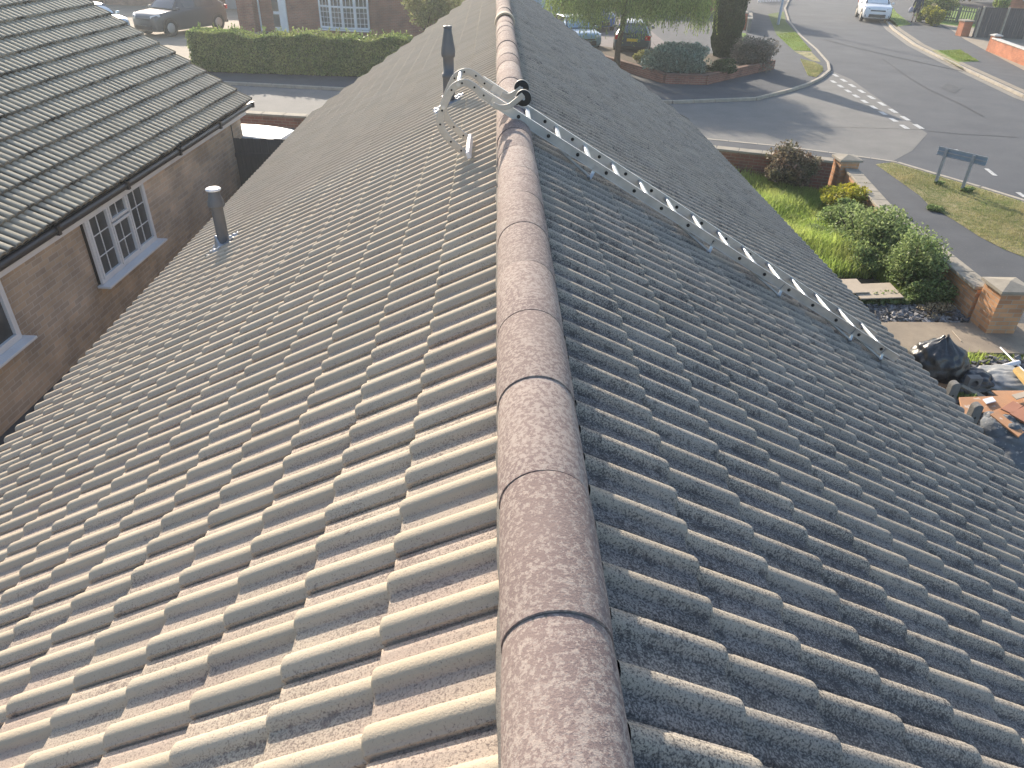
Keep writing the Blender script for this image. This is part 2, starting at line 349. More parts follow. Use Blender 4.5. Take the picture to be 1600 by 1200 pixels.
sheet('far_grass_verge', [P(*p, .1)[:2] for p in [(1213, 54), (1243, 50), (1268, 80), (1240, 79)]], .106, LAWN_B)
sheet('far_bare_verge', [P(*p, .1)[:2] for p in [(1240, 80), (1267, 81), (1283, 97), (1270, 95)]], .107, DRY)
sheet('corner_grass_verge', [P(*p, .1)[:2] for p in [(1250, 92), (1272, 97), (1285, 104), (1286, 111), (1275, 121), (1262, 118)]], .108, DRY)
sheet('shaded_grass_verge', [P(*p, .1)[:2] for p in [(1200, 22), (1225, 18), (1228, 34), (1245, 52), (1213, 54)]], .105, LAWN)
sheet('roadside_grass', [P(*p, .1)[:2] for p in [(1392, 8), (1401, 20), (1424, 38), (1400, 42), (1390, 34), (1388, 10)]], .106, LAWN_B)
sheet('lawn_patch', [P(*p, .1)[:2] for p in [(1463, 79), (1500, 78), (1530, 96), (1497, 97)]], .108, LAWN_B)
sheet('bare_edge', [P(*p, .1)[:2] for p in [(1455, 78), (1465, 78), (1498, 97), (1505, 108), (1475, 92)]], .107, DRY)
sheet('right_house_drive', [P(*p, .1)[:2] for p in [(1455, 32), (1482, 44), (1508, 62), (1546, 82), (1600, 110)]]+[(45, 40), (45, 54)], .105, DRIVE)
sheet('picket_garden_lawn', [P(*p, .1)[:2] for p in [(1462, 37), (1517, 43)]]+[(38, 50), (40, 75), (33, 62)], .107, LAWN_B)
0 and sheet('front_drive', [P(*p, .1)[:2] for p in [(310, 112), (245, 72), (210, 90), (290, 130)]]+[(-13.5, 35), (-24, 36), (-24, 52), (-18, 55), (-13.6, 46), (-12.5, 43.5), (-11.8, 34)][3:]+[], .106, DRIVE)
sheet('drive_left', [(-30, 32.6), (-12.4, 32.4), (-12.4, 56), (-30, 56)], .105, DRIVE)
sheet('front_garden', [(-12.2, 32.3), (-2, 31.2), (5.2, 33.4), (5, 55), (-12.2, 55)], .105, SOIL)
sheet('tree_drive', [(2.0, 34.6), (9, 34.6), (9.4, 60), (1, 60)], .109, mat('tarmac_drive', (.22, .19, .18), (.17, .15, .145), 2, .9))
sheet('side_lawn', [P(*p, .1)[:2] for p in [(1138, 52), (1165, 52), (1168, 62), (1140, 90), (1120, 95)]], .112, LAWN_B)
sheet('cross_path', [(-5.4, 21.0), (-3.9, 20.6), (-3.9, -10), (-5.7, -10)], .104, mat('side_path', (.2, .18, .16), (.15, .14, .125), 3, .9))

# ============================================================ THE BUNGALOW WE STAND ON
TH = .5163; CT, ST = math.cos(TH), math.sin(TH); CX = .1464; GA = .3138; LIFT = .028; RHT = .030
ZA = G-1.2701-(LIFT+RHT)/CT              # rafter-plane apex
SP = .148
def RP(s, t, h, side, th=TH, cx=CX, za=ZA):
    return Vector((cx+side*(s*math.cos(th)+h*math.sin(th)), t, za-s*math.sin(th)+h*math.cos(th)))
def rollh(u):
    def r(x):
        x = abs(x)/.0355; return 0 if x >= 1 else RHT*(1-x**2.8)**.75
    return max(r(u-.040), r(u-.040-SP))
U = [0, 0, .004, .010, .018, .028, .040, .052, .062, .070, .077, .082, .105, .130, .149, .153, .159, .168, .178, .188, .199, .210, .218, .225, .231, .256, .281, .284, 2*SP+.004]
HP = [-.012, .008]+[max(rollh(u), .009 if u < .008 else 0) for u in U[2:-2]]+[-.010, -.010]
U = np.array(U); HP = np.array(HP); U_DR, H_DR = U, HP
U_RIB = np.linspace(0, .296, 29); H_RIB = np.array([.036*max(0, 1-(abs((u % .148)-.074)/.054)**4)**.6 if abs((u % .148)-.074) < .054 else 0 for u in U_RIB])
def tile_slope(name, parent, M, side, starts, s_first, ncourse, gauge, tend, tstart, flip, th, cx, za, rootrot=None, jit=1., lift=LIFT, dk=False, hs=1.):
    U, HP = (U_RIB, H_RIB) if dk else (U_DR, H_DR)
    nu = len(U); Vs = []; RH = []; TV = []
    rows = [(-gauge-.03, 1, 0), (-.20, 1, 0), (-.10, 1, 0), (-.030, 1, 0), (-.015, .975, 0), (-.006, .90, -.001), (0, .74, -.004), (.001, .70, -.032)]
    nr = len(rows); ct, st = math.cos(th), math.sin(th); cover = 2*SP; ntile = 0
    for n in range(ncourse):
        s1 = s_first+n*gauge; te = tend(s1-gauge/2); k = 0; t0 = starts
        while t0+k*cover < tstart: k += 1
        k -= 1
        while t0+k*cover < te:
            ta = t0+k*cover; k += 1
            js, jz, jt, jr = rng.normal(0, .0028)*jit, rng.normal(0, .0010)*jit, rng.normal(0, .0012)*jit, rng.normal(0, .0025)*jit
            tv = rng.uniform(0, 1); uu = (cover-U) if flip else U; t = np.minimum(ta+uu+jt, te)
            for ds, zf, dz in rows:
                s = max(s1+ds, .03)+js*(1 if ds > -.05 else .3)
                up = max(0., 1+ds/(gauge+.03)); h = np.where(HP > 0, HP*zf*hs, HP)+lift*up+dz+jz*up+jr*(uu-cover/2)*up
                Vs.append(np.stack([cx+side*(s*ct+h*st), t, za-s*st+h*ct], 1)); RH.append(np.clip(HP/RHT*1.3, 0, 1) if not dk else np.clip(HP/.036*1.6-.35, 0, 1)*(1. if ds < -.02 else (.5 if ds < -.01 else 0))); TV.append(np.full(nu, tv))  # dk: course ends darkened, painting the shadow line at each lip
            ntile += 1
    V = np.concatenate(Vs); RH = np.concatenate(RH); TV = np.concatenate(TV)
    i, j = np.meshgrid(np.arange(nr-1), np.arange(nu-1), indexing='ij'); a = (i*nu+j).ravel()
    q = np.stack([a, a+1, a+nu+1, a+nu], 1)
    if (side == 1) != flip: q = q[:, ::-1]
    q = q if side == 1 or True else q
    Q = (q[None]+(np.arange(ntile)*nr*nu)[:, None, None]).reshape(-1, 4)
    shp = ((i.ravel() == nr-2) | (j.ravel() == 0)); shp = np.tile(shp, ntile)
    return npmesh(name, V, Q, M, parent, attrs={'rh': RH, 'tv': TV}, sharp=shp, smooth=True)
house = thing('bungalow', 'bungalow under the camera with long ridge and lichen covered roof tiles', 'house', (CX, 6, 0))
WL, WR = CX-3.75, CX+3.75
def verge(s): return 15.6+max(0, 4.65-s)*1.28
mb = MB(); mb.prism([(WL, -1.8), (WR, -1.8), (WR, 15.2), (WL, 15.2)], .05, 1.95); mb.build('wall', BR_NB, house)
mb = MB()                                # rafters/underlay as a solid body following the slopes and the verge
sec = [(4.5, -1), (0.02, 0), (4.5, 1)]
def und(t_of, h0, h1, s_e=4.5):
    vs = []
    for h in (h0, h1):
        for side in (-1, 1):
            for s in (0, s_e): vs += [RP(s, -1.9, h, side), RP(s, t_of(s), h, side)]
    return vs
for side in (-1, 1):
    ends = [(s, verge(s)-.05) for s in (0, 1.5, 3, 4.5)]; vs = []; n = len(ends)
    for h in (-.16, -.012):
        for s, te in ends: vs += [RP(s, -1.85, h, side), RP(s, te, h, side)]
    fs = []
    for i in range(n-1):
        a = 2*i; fs += [(a, a+1, a+3, a+2), (2*n+a, 2*n+a+2, 2*n+a+3, 2*n+a+1), (a+1, 2*n+a+1, 2*n+a+3, a+3)]
    fs += [(2*n-2, 2*n-1, 4*n-1, 4*n-2)]
    mb.add(vs, fs)
mb.build('roof_deck', DARKW, house)
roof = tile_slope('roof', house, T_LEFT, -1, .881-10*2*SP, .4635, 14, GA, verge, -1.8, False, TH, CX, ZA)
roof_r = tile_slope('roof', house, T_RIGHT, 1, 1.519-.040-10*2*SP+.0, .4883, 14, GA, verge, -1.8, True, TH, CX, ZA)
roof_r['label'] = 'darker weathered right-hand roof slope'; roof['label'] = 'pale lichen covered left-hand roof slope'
# gutters
for side, nm in ((-1, 'left'), (1, 'right')):
    mb = MB(); s_e = 4.54 if side < 0 else 4.57; n = 8; vs = []; c0 = RP(s_e+.035, 0, -.055, side)
    for t in (-1.8, 15.6):
        for r in (.056, .050):
            for k in range(n+1):
                a = math.pi+k*math.pi/n; vs.append((c0.x+side*-r*math.cos(a)*-1, t, c0.z+r*math.sin(a)+.012))
    m_ = 2*(n+1); fs = []
    for k in range(n): fs += [(k, k+1, m_+k+1, m_+k), (n+1+k, m_+n+1+k, m_+n+2+k, n+2+k)]
    fs += [(0, m_, m_+n+1, n+1), (n, 2*n+1, m_+2*n+1, m_+n)]
    mb.add(vs, fs); g_ = mb.build('gutter', UPVC, house)
    mb = MB(); fx = c0.x-side*.085; mb.box((fx, 6.9, c0.z-.06), (.02, 17.4, .17)); mb.build('fascia', UPVC, house)
    mb = MB(); mb.box((fx-side*.12, 6.8, c0.z-.15), (.22, 17.0, .02)); mb.build('soffit', UPVC, house)
# ridge tiles: half-round, each a touch different
RZ = G-1.2115-.125; J0 = 1.005+.0
def half_round(t0, t1, r0, r1, z, x, th=.014, n=18, ang=rad(98), jx=0):
    mb = MB(); nt_ = 6; vs = []; rh = []
    for i in range(nt_+1):
        f = i/nt_; t = t0+(t1-t0)*f; r = r0+(r1-r0)*f
        if i == 0 or i == nt_: r -= .003
        for k in range(n+1):
            a = -ang+2*ang*k/n; vs.append((x+jx+r*math.sin(a), t, z+r*math.cos(a)))
    m_ = n+1; fs = [(i*m_+k, i*m_+k+1, (i+1)*m_+k+1, (i+1)*m_+k) for i in range(nt_) for k in range(n)]
    mb.add(vs, fs, False)
    for i in (0, nt_):                   # end rims give the tile its thickness
        rr = (r0 if i == 0 else r1); e = []
        for k in range(m_): e.append(vs[i*m_+k])
        for k in range(m_):
            a = -ang+2*ang*k/n; e.append((x+jx+(rr-th-.003)*math.sin(a), t0 if i == 0 else t1, z+(rr-th-.003)*math.cos(a)))
        mb.add(e, [(k, k+1, m_+k+1, m_+k) if i else (k+1, k, m_+k, m_+k+1) for k in range(n)])
    return mb
k = -6; ridge_end = verge(0)-.1
while True:
    a = J0+k*.457; k += 1
    if a > ridge_end-.3: break
    rj = rng.normal(0, .0015)
    o = half_round(a+.002+abs(rng.normal(0, .0010)), a+.4555, .127+rj, .1255+rj, RZ+rng.normal(0, .0014), CX, jx=rng.normal(0, .002)).build('ridge_tile', T_RIDGE, roof)
    me = o.data; at_ = me.attributes.new('tv', 'FLOAT', 'POINT'); tvv = random.random(); at_.data.foreach_set('value', [tvv]*len(me.vertices))
    at_ = me.attributes.new('rh', 'FLOAT', 'POINT'); at_.data.foreach_set('value', [.3]*len(me.vertices))
mb = MB()                                # mortar filling joints (slightly inside the tiles)
vs = []
for t in (-1.75, ridge_end-.15):
    for q in range(15):
        a = -rad(100)+rad(200)*q/14; vs.append((CX+  .119*math.sin(a), t, RZ+.119*math.cos(a)))
mb.add(vs, [(q, q+1, 15+q+1, 15+q) for q in range(14)], False); mb.build('ridge_mortar', MORTAR, roof)
for side in (-1, 1):                     # bedding mortar along both feet of the ridge
    mb = MB(); pts = [(CX+side*(.110+rng.normal(0, .003)), -1.8+i*.1, RZ+.0-.035+rng.normal(0, .003)) for i in range(int((ridge_end+1.7)/.1))]
    mb.tube(pts, .022, 6); mb.build('ridge_bedding', MORTAR, roof)
o = half_round(11.75, 11.98, .152, .150, RZ+.012, CX, th=.02).build('vent_ridge_tile', mat('cream_ridge', (.55, .47, .35), (.45, .38, .29), 9, .85, .3), roof)

# soil pipes with lead slates
def hgt(s, t, side):                     # tile surface above the rafter plane
    s0, st0, fl = (.4635, .881-10*2*SP, False) if side < 0 else (.4883, 1.479-10*2*SP, True)
    x = (t-st0) % (2*SP); x = 2*SP-x if fl else x; f = ((s-s0) % GA)/GA
    return float(np.interp(x, U[2:-2], HP[2:-2]))+LIFT*f
def flashing(s0, t0, side, parent, rs=.17, rt=.2, lift=.012):
    n = 26; mb = MB(); vs = []
    for i in range(n):
        for j in range(n):
            a, b = -1+2*i/(n-1), -1+2*j/(n-1); s = s0+rs*a*(1+.10*math.sin(5*b)); t = t0+rt*b*(1+.12*math.sin(4*a+1))
            d = math.hypot(a*rs, b*rt); h = hgt(s, t, side)*.8+lift+.008*math.sin(19*a+7*b)*math.cos(13*b)+max(0, .085-d)*1.3
            vs.append(RP(s, t, h, side))
    mb.add(vs, [(i*n+j, i*n+j+1, i*n+n+j+1, i*n+n+j) for i in range(n-1) for j in range(n-1)], False)
    o = mb.build('flashing', LEAD, parent); md = o.modifiers.new('s', 'SOLIDIFY'); md.thickness = .003; return o
for s, t, prof, capz, caps in (
    (3.50, 7.46, [(.068, -.15), (.068, .02), (.062, .05), (.061, .40), (.064, .405), (.083, .41), (.087, .425), (.083, .44), (.083, .465), (.070, .50), (.058, .535), (.058, .575), (.05, .58), (.0, .58)], .588, .078),
    (.69, 7.93, [(.060, -.15), (.060, .25), (.066, .255), (.068, .29), (.055, .295), (.054, .44), (.068, .45), (.072, .48), (.070, .52), (.042, .68), (.042, .71), (.0, .71)], .715, .045)):
    b = RP(s, t, .03, -1); mb = MB(); mb.lathe(prof, b, 24); pp = mb.build('vent_pipe', PIPE, house)
    mb = MB(); mb.lathe([(caps*.75, -.012), (caps, -.006), (caps, .008), (caps*.9, .014), (caps*.35, .016), (0, .006)], b+Vector((0, 0, capz)), 24); mb.build('cap', WHITEP if caps > .06 else PIPE, pp)
    flashing(s+.02, t, -1, pp)

# ============================================================ ROOF LADDER
lad = thing('roof_ladder', 'aluminium roof ladder lying down the right roof slope with its hook over the ridge', 'ladder', tuple(RP(0, 5.3, .1, 1)))
def LN(s, h): return RP(s, 5.34-.055*s, h+.012, 1)       # near stile line
def LF(s, h): return RP(s, 5.78-.075*s, h+.012, 1)
nv = RP(0, 0, 1, 1)-RP(0, 0, 0, 1)
for fn, e in ((LN, 3.66), (LF, 3.63)):
    mb = MB(); a, b = fn(-.36, .125), fn(e, .105)
    mb.bar(a, b, .006, .062, up=nv)
    mb.bar(a+nv*.031, b+nv*.031, .024, .005, up=nv); mb.bar(a-nv*.031, b-nv*.031, .024, .005, up=nv)
    stl = mb.build('stile', ALU, lad)
    for k in range(16):                  # rung ends / rivets showing on the outer face
        s = -.30+k*.252
        if s < e-.05:
            c = fn(s, .125-.005*s/3.6*4); mb = MB(); mb.lathe([(.013, -.003), (.013, .006), (0, .006)], c+Vector((0, -.004, 0)), 10, axis=(0, -1, 0)); mb.build('rivet', RUBBER, stl)
for k in range(14):
    s = .04+k*.262
    mb = MB(); a, b = LN(s, .125), LF(s, .125); mb.bar(a, b, .034, .026, up=nv); mb.build('rung', ALU, lad, bevel=.006)
# ridge hook: two bent flat bars joined by a cross bar, and two wheels on bent arms
pts0 = [(-.02, .20), (-.09, .243), (-.135, .282), (-.19, .308), (-.245, .298), (-.29, .262), (-.33, .19), (-.365, .11), (-.376, .06), (-.366, .01), (-.33, -.05), (-.27, -.11), (-.20, -.165)]
def smooth(pts, k=4):
    out = []; n = len(pts)
    for i in range(n-1):
        p0, p1, p2, p3 = [Vector(pts[max(0, min(n-1, j))]) for j in (i-1, i, i+1, i+2)]
        for q in range(k):
            t = q/k; out.append(.5*((2*p1)+(-p0+p2)*t+(2*p0-5*p1+4*p2-p3)*t*t+(-p0+3*p1-3*p2+p3)*t**3))
    return out+[Vector(pts[-1])]
RA = G-1.2701
hook_end = []
for y in (5.20, 5.62):
    pts = smooth([Vector((x, y, RA+z+.012)) for x, z in pts0]); mb = MB(); mb.sweep(pts, .012, .048, side=(0, 1, 0)); hb = mb.build('hook_bar', ALU_D, lad, bevel=.004); hook_end.append(pts[-1])
    for q in (3, 8, 14, 20, 27, 34, 42, 46): mb = MB(); mb.lathe([(.007, 0), (.007, .004), (0, .004)], pts[q]+Vector((0, -.006, 0)), 8, axis=(0, -1, 0)); mb.build('bolt', RUBBER, hb)
mb = MB(); mb.sweep([hook_end[0]+Vector((.02, -.04, 0)), hook_end[1]+Vector((.02, .04, 0))], .03, .05, side=(1, 0, .4)); mb.build('cross_bar', WHITEP, lad, bevel=.006)
for q in (16, 26):
    mb = MB(); p = smooth([Vector((x, 0, RA+z+.012)) for x, z in pts0])[q]; mb.tube([p+Vector((0, 5.19, 0)), p+Vector((0, 5.63, 0))], .014, 10); mb.build('hook_tie', ALU, lad)
for y, wp, arm in ((5.26, (818, 153), [(770, 163), (780, 168), (795, 166), (806, 158), (818, 148)]), (5.60, (815, 137), [(783, 147), (792, 150), (800, 148), (808, 143), (815, 137)])):
    c = atY(*wp, y); pts = smooth([atY(*p, y-.03) for p in arm], 4); mb = MB(); mb.sweep(pts, .012, .036, side=(0, 1, 0)); mb.build('wheel_arm', ALU_D, lad, bevel=.003)
    mb = MB(); mb.lathe([(.012, -.022), (.046, -.022), (.053, -.015), (.053, .015), (.046, .022), (.012, .022)], c, 28, axis=(0, 1, 0)); wh = mb.build('wheel', RUBBER, lad)
    mb = MB(); mb.lathe([(.053, -.007), (.0550, -.007), (.0550, .007), (.053, .007)], c, 28, axis=(0, 1, 0)); mb.build('tread', ALU_D, wh)
    mb = MB(); mb.tube([c+Vector((0, -.035, 0)), c+Vector((0, .035, 0))], .010, 10); mb.build('axle', STEEL, wh)
for s in (.62, 1.72, 2.42, 3.18, 3.52):                   # bearing brackets that keep the ladder off the tiles
    mb = MB(); a = LN(s, .10)+Vector((0, -.008, 0)); mb.sweep(smooth([a+nv*.03, a-nv*.02, a-nv*.05+Vector((0, -.02, 0)), a-nv*.065+Vector((-.012, -.045, 0)), a-nv*.05+Vector((-.025, -.06, .01))], 3), .024, .006, side=(1, 0, -.5)); br_ = mb.build('bracket', ALU, lad)
    mb = MB(); mb.tube([LN(s-.30, .075)+Vector((0, .04, 0)), LN(s-.02, .045)+Vector((0, -.055, 0))], .010, 8); mb.build('strut', ALU_D, br_)
    mb = MB(); mb.tube([LN(s-.19, .075)+Vector((0, .05, 0)), LF(s-.19, .075)], .012, 8); mb.build('bearer', ALU, br_)

# ============================================================ NEIGHBOUR ON THE LEFT
NT = .54                                  # roof pitch
na = math.atan2(.054, .99854)            # its eaves turn slightly away from our ridge
nbx = Vector((-5.83, 8.08, 0)); nd = Vector((.054, .99854, 0)); nn = Vector((.99854, -.054, 0))
nb = thing('neighbour_bungalow', 'pale tiled brick bungalow close on the left with white gridded windows', 'house', (-5.83, 8.08, 0), -na)
ZG = 2.05; END = 8.72; ST_ = -6.5
NB_S = 4.9; NGA = .345
nza = ZG+.02+NB_S*math.sin(NT); ncx = -NB_S*math.cos(NT)+.03
def NL(x, y, z): return (x, y, z)
# local coordinates: x towards our roof, y along the eaves
mb = MB(); mb.box((-4.2, (ST_+8.38)/2, 1.0), (8.1, 8.38-ST_, 1.86)); nwall = mb.build('wall', BR_NB, nb, world=False)
def local_tiles():
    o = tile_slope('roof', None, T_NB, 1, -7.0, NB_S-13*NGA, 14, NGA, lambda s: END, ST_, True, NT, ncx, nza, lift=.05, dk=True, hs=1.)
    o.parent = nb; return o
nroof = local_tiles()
mb = MB()
for h0, h1 in ((-.14, -.012),):
    vs = []
    for h in (h0, h1):
        for s in (0, NB_S-.06):
            for t in (ST_, END-.03): vs.append(RP(s, t, h, 1, NT, ncx, nza))
    mb.add(vs, [(0, 1, 3, 2), (4, 6, 7, 5), (1, 5, 7, 3), (2, 3, 7, 6), (0, 4, 5, 1), (0, 2, 6, 4)])
for h0, h1 in ((-.14, .03),):            # far slope, unseen but solid
    vs = []
    for h in (h0, h1):
        for s in (0, NB_S-.06):
            for t in (ST_, END-.03): vs.append(RP(s, t, h, -1, NT, ncx, nza))
    mb.add(vs, [(0, 2, 3, 1), (4, 5, 7, 6), (1, 3, 7, 5), (2, 6, 7, 3), (0, 1, 5, 4)])
mb.add([(ncx-3.9, 8.36, 1.9), (ncx+3.9, 8.36, 1.9), (ncx, 8.36, nza-.2)], [(0, 1, 2)])
mb.build('roof_deck', DARKW, nb, world=False)
mb = MB(); mb.tube([(.02, ST_, ZG-.045), (.02, END+.05, ZG-.045)], .055, 10); mb.build('gutter', GUT, nb, world=False)
mb = MB(); mb.box((-.065, (ST_+8.5)/2, ZG-.12), (.03, 8.5-ST_, .19)); mb.build('fascia', UPVC, nb, world=False)
mb = MB(); 
for t in np.arange(ST_, END, 1.9): mb.box((.025, t, ZG-.045), (.118, .06, .118))
mb.build('gutter_bracket', GUT, nb, world=False)
mb = MB(); mb.tube([(-.10, 7.7, .1), (-.10, 7.7, ZG-.1)], .011, 6); mb.build('cable', GUT, nb, world=False)
def nb_window(y0, y1, z0, z1, lights):
    fx = -.12; o = MB(); o.box((fx-.02, (y0+y1)/2, (z0+z1)/2), (.07, y1-y0, z1-z0)); fr = o.build('window', GUT, nb, world=False)
    g = MB(); g.box((fx+.018, (y0+y1)/2, (z0+z1)/2), (.012, y1-y0-.06, z1-z0-.06)); g.build('pane', GLASS, fr, world=False)
    f = MB(); W = .055
    def bar(a, b, c, d, wd): 
        f.box((fx+.033, (a+b)/2, (c+d)/2), (.04, max(b-a, wd), max(d-c, wd)))
    bar(y0, y1, z1-W, z1, 0); bar(y0, y1, z0, z0+W, 0); bar(y0, y0+W, z0+W, z1-W, 0); bar(y1-W, y1, z0+W, z1-W, 0)
    for (a, b, c, d, nx, nz) in lights:
        # sash frame
        w2 = .042
        for (p, q, r_, s_) in ((a, b, d-w2, d), (a, b, c, c+w2), (a, a+w2, c+w2, d-w2), (b-w2, b, c+w2, d-w2)): f.box((fx+.042, (p+q)/2, (r_+s_)/2), (.05, q-p, s_-r_))
        for i in range(1, nx): y = a+(b-a)*i/nx; f.box((fx+.028, y, (c+d)/2), (.014, .016, d-c-2*w2))
        for i in range(1, nz): z = c+(d-c)*i/nz; f.box((fx+.0275, (a+b)/2, z), (.0125, b-a-2*w2, .016))
    f.build('frame', UPVC, fr, world=False, bevel=.004)
    sl_ = MB(); sl_.box((fx+.09, (y0+y1)/2, z0-.02), (.2, y1-y0+.14, .035)); sl_.build('sill', UPVC, fr, world=False, bevel=.006)
y0, y1, z0, z1 = 1.88, 3.68, .86, 1.92; d3 = (y1-y0-.11)/3; a = y0+.055
nb_window(y0, y1, z0, z1, [(a, a+d3-.01, z0+.055, z1-.055, 2, 3), (a+d3+.01, a+2*d3-.01, z0+.055, z0+.70, 2, 2), (a+d3+.01, a+2*d3-.01, z0+.73, z1-.055, 2, 1), (a+2*d3+.01, a+3*d3, z0+.055, z1-.055, 2, 3)])
y0, y1, z0, z1 = -1.7, -.02, 1.02, 1.92; a = y0+.055; d3 = (y1-y0-.11)/2
nb_window(y0, y1, z0, z1, [(a, a+d3-.01, z0+.055, z1-.055, 1, 1), (a+d3+.01, a+2*d3, z0+.055, z1-.055, 1, 1)])

# gate, silver car roof and boundary wall in the gap
gt = thing('side_gate', 'tall dark boarded gate closing the passage between the two bungalows', 'gate', (-4.9, 15.55, .1))
mb = MB(); gx0, gx1 = -5.45, -3.75
for i in range(12): x = gx0+(i+.5)*(gx1-gx0)/12; mb.box((x, 15.55, .84), ((gx1-gx0)/12-.006, .02, 1.50-.02*(i % 2)))
mb.build('boards', DARKW, gt)
for z in (.35, 1.25): mb = MB(); mb.box(((gx0+gx1)/2, 15.525, z), (gx1-gx0, .03, .09)); mb.build('rail', DARKW, gt)
def coping_wall(name, label, cat, pts, h, th, M, cm, ch=.06, cw=.05, pillars=(), group=None, z0=.05, step=None):
    r = thing(name, label, cat, (pts[0][0], pts[0][1], 0), 0, group); mb = MB(); cp = MB()
    for a, b in zip(pts, pts[1:]):
        a3, b3 = Vector((a[0], a[1], 0)), Vector((b[0], b[1], 0)); mb.bar(a3+Vector((0, 0, (h+z0)/2)), b3+Vector((0, 0, (h+z0)/2)), th, h-z0)
        L = (b3-a3).length; n = max(1, round(L/.6))
        for i in range(n): cp.bar(a3.lerp(b3, (i+.008)/n)+Vector((0, 0, h+ch/2+.002)), a3.lerp(b3, (i+.992)/n)+Vector((0, 0, h+ch/2+.002)), th+2*cw, ch)
    mb.build('wall', M, r)
    if ch: cp.build('coping', cm, r, bevel=.012)
    for x, y, w_, hh in pillars:
        p = MB(); p.box((x, y, hh/2), (w_, w_, hh)); pl = p.build('pillar', M, r)
        p = MB(); q = w_/2+.05; v = [(x-q, y-q, hh+.002), (x+q, y-q, hh+.002), (x+q, y+q, hh+.002), (x-q, y+q, hh+.002)]; v += [(a, b, hh+.05) for a, b, c in v]; v += [(x, y, hh+.12)]
        p.add(v, [(3, 2, 1, 0), (0, 1, 5, 4), (1, 2, 6, 5), (2, 3, 7, 6), (3, 0, 4, 7), (4, 5, 8), (5, 6, 8), (6, 7, 8), (7, 4, 8)]); p.build('cap', cm, pl)
    return r
COPE = mat('coping_stone', (.38, .34, .28), (.27, .245, .2), 5, .9, .3)
coping_wall('boundary_wall', 'low brick wall with pale stone coping between the front gardens and the side street', 'garden wall', [(-17, 23.0), (-7.1, 21.3), (-5.2, 21.0), (5.6, 18.4), (8.2, 17.45)], .78, .22, BR_RED, COPE)
coping_wall('garden_wall', 'brick garden wall with square end pillars beside the footpath', 'garden wall', [(8.55, 17.15), (8.1, 14.3), (7.98, 10.55)], .66, .22, BR_WALL, COPE, pillars=((8.5, 17.4, .44, .86), (8.12, 10.25, .46, .86)))

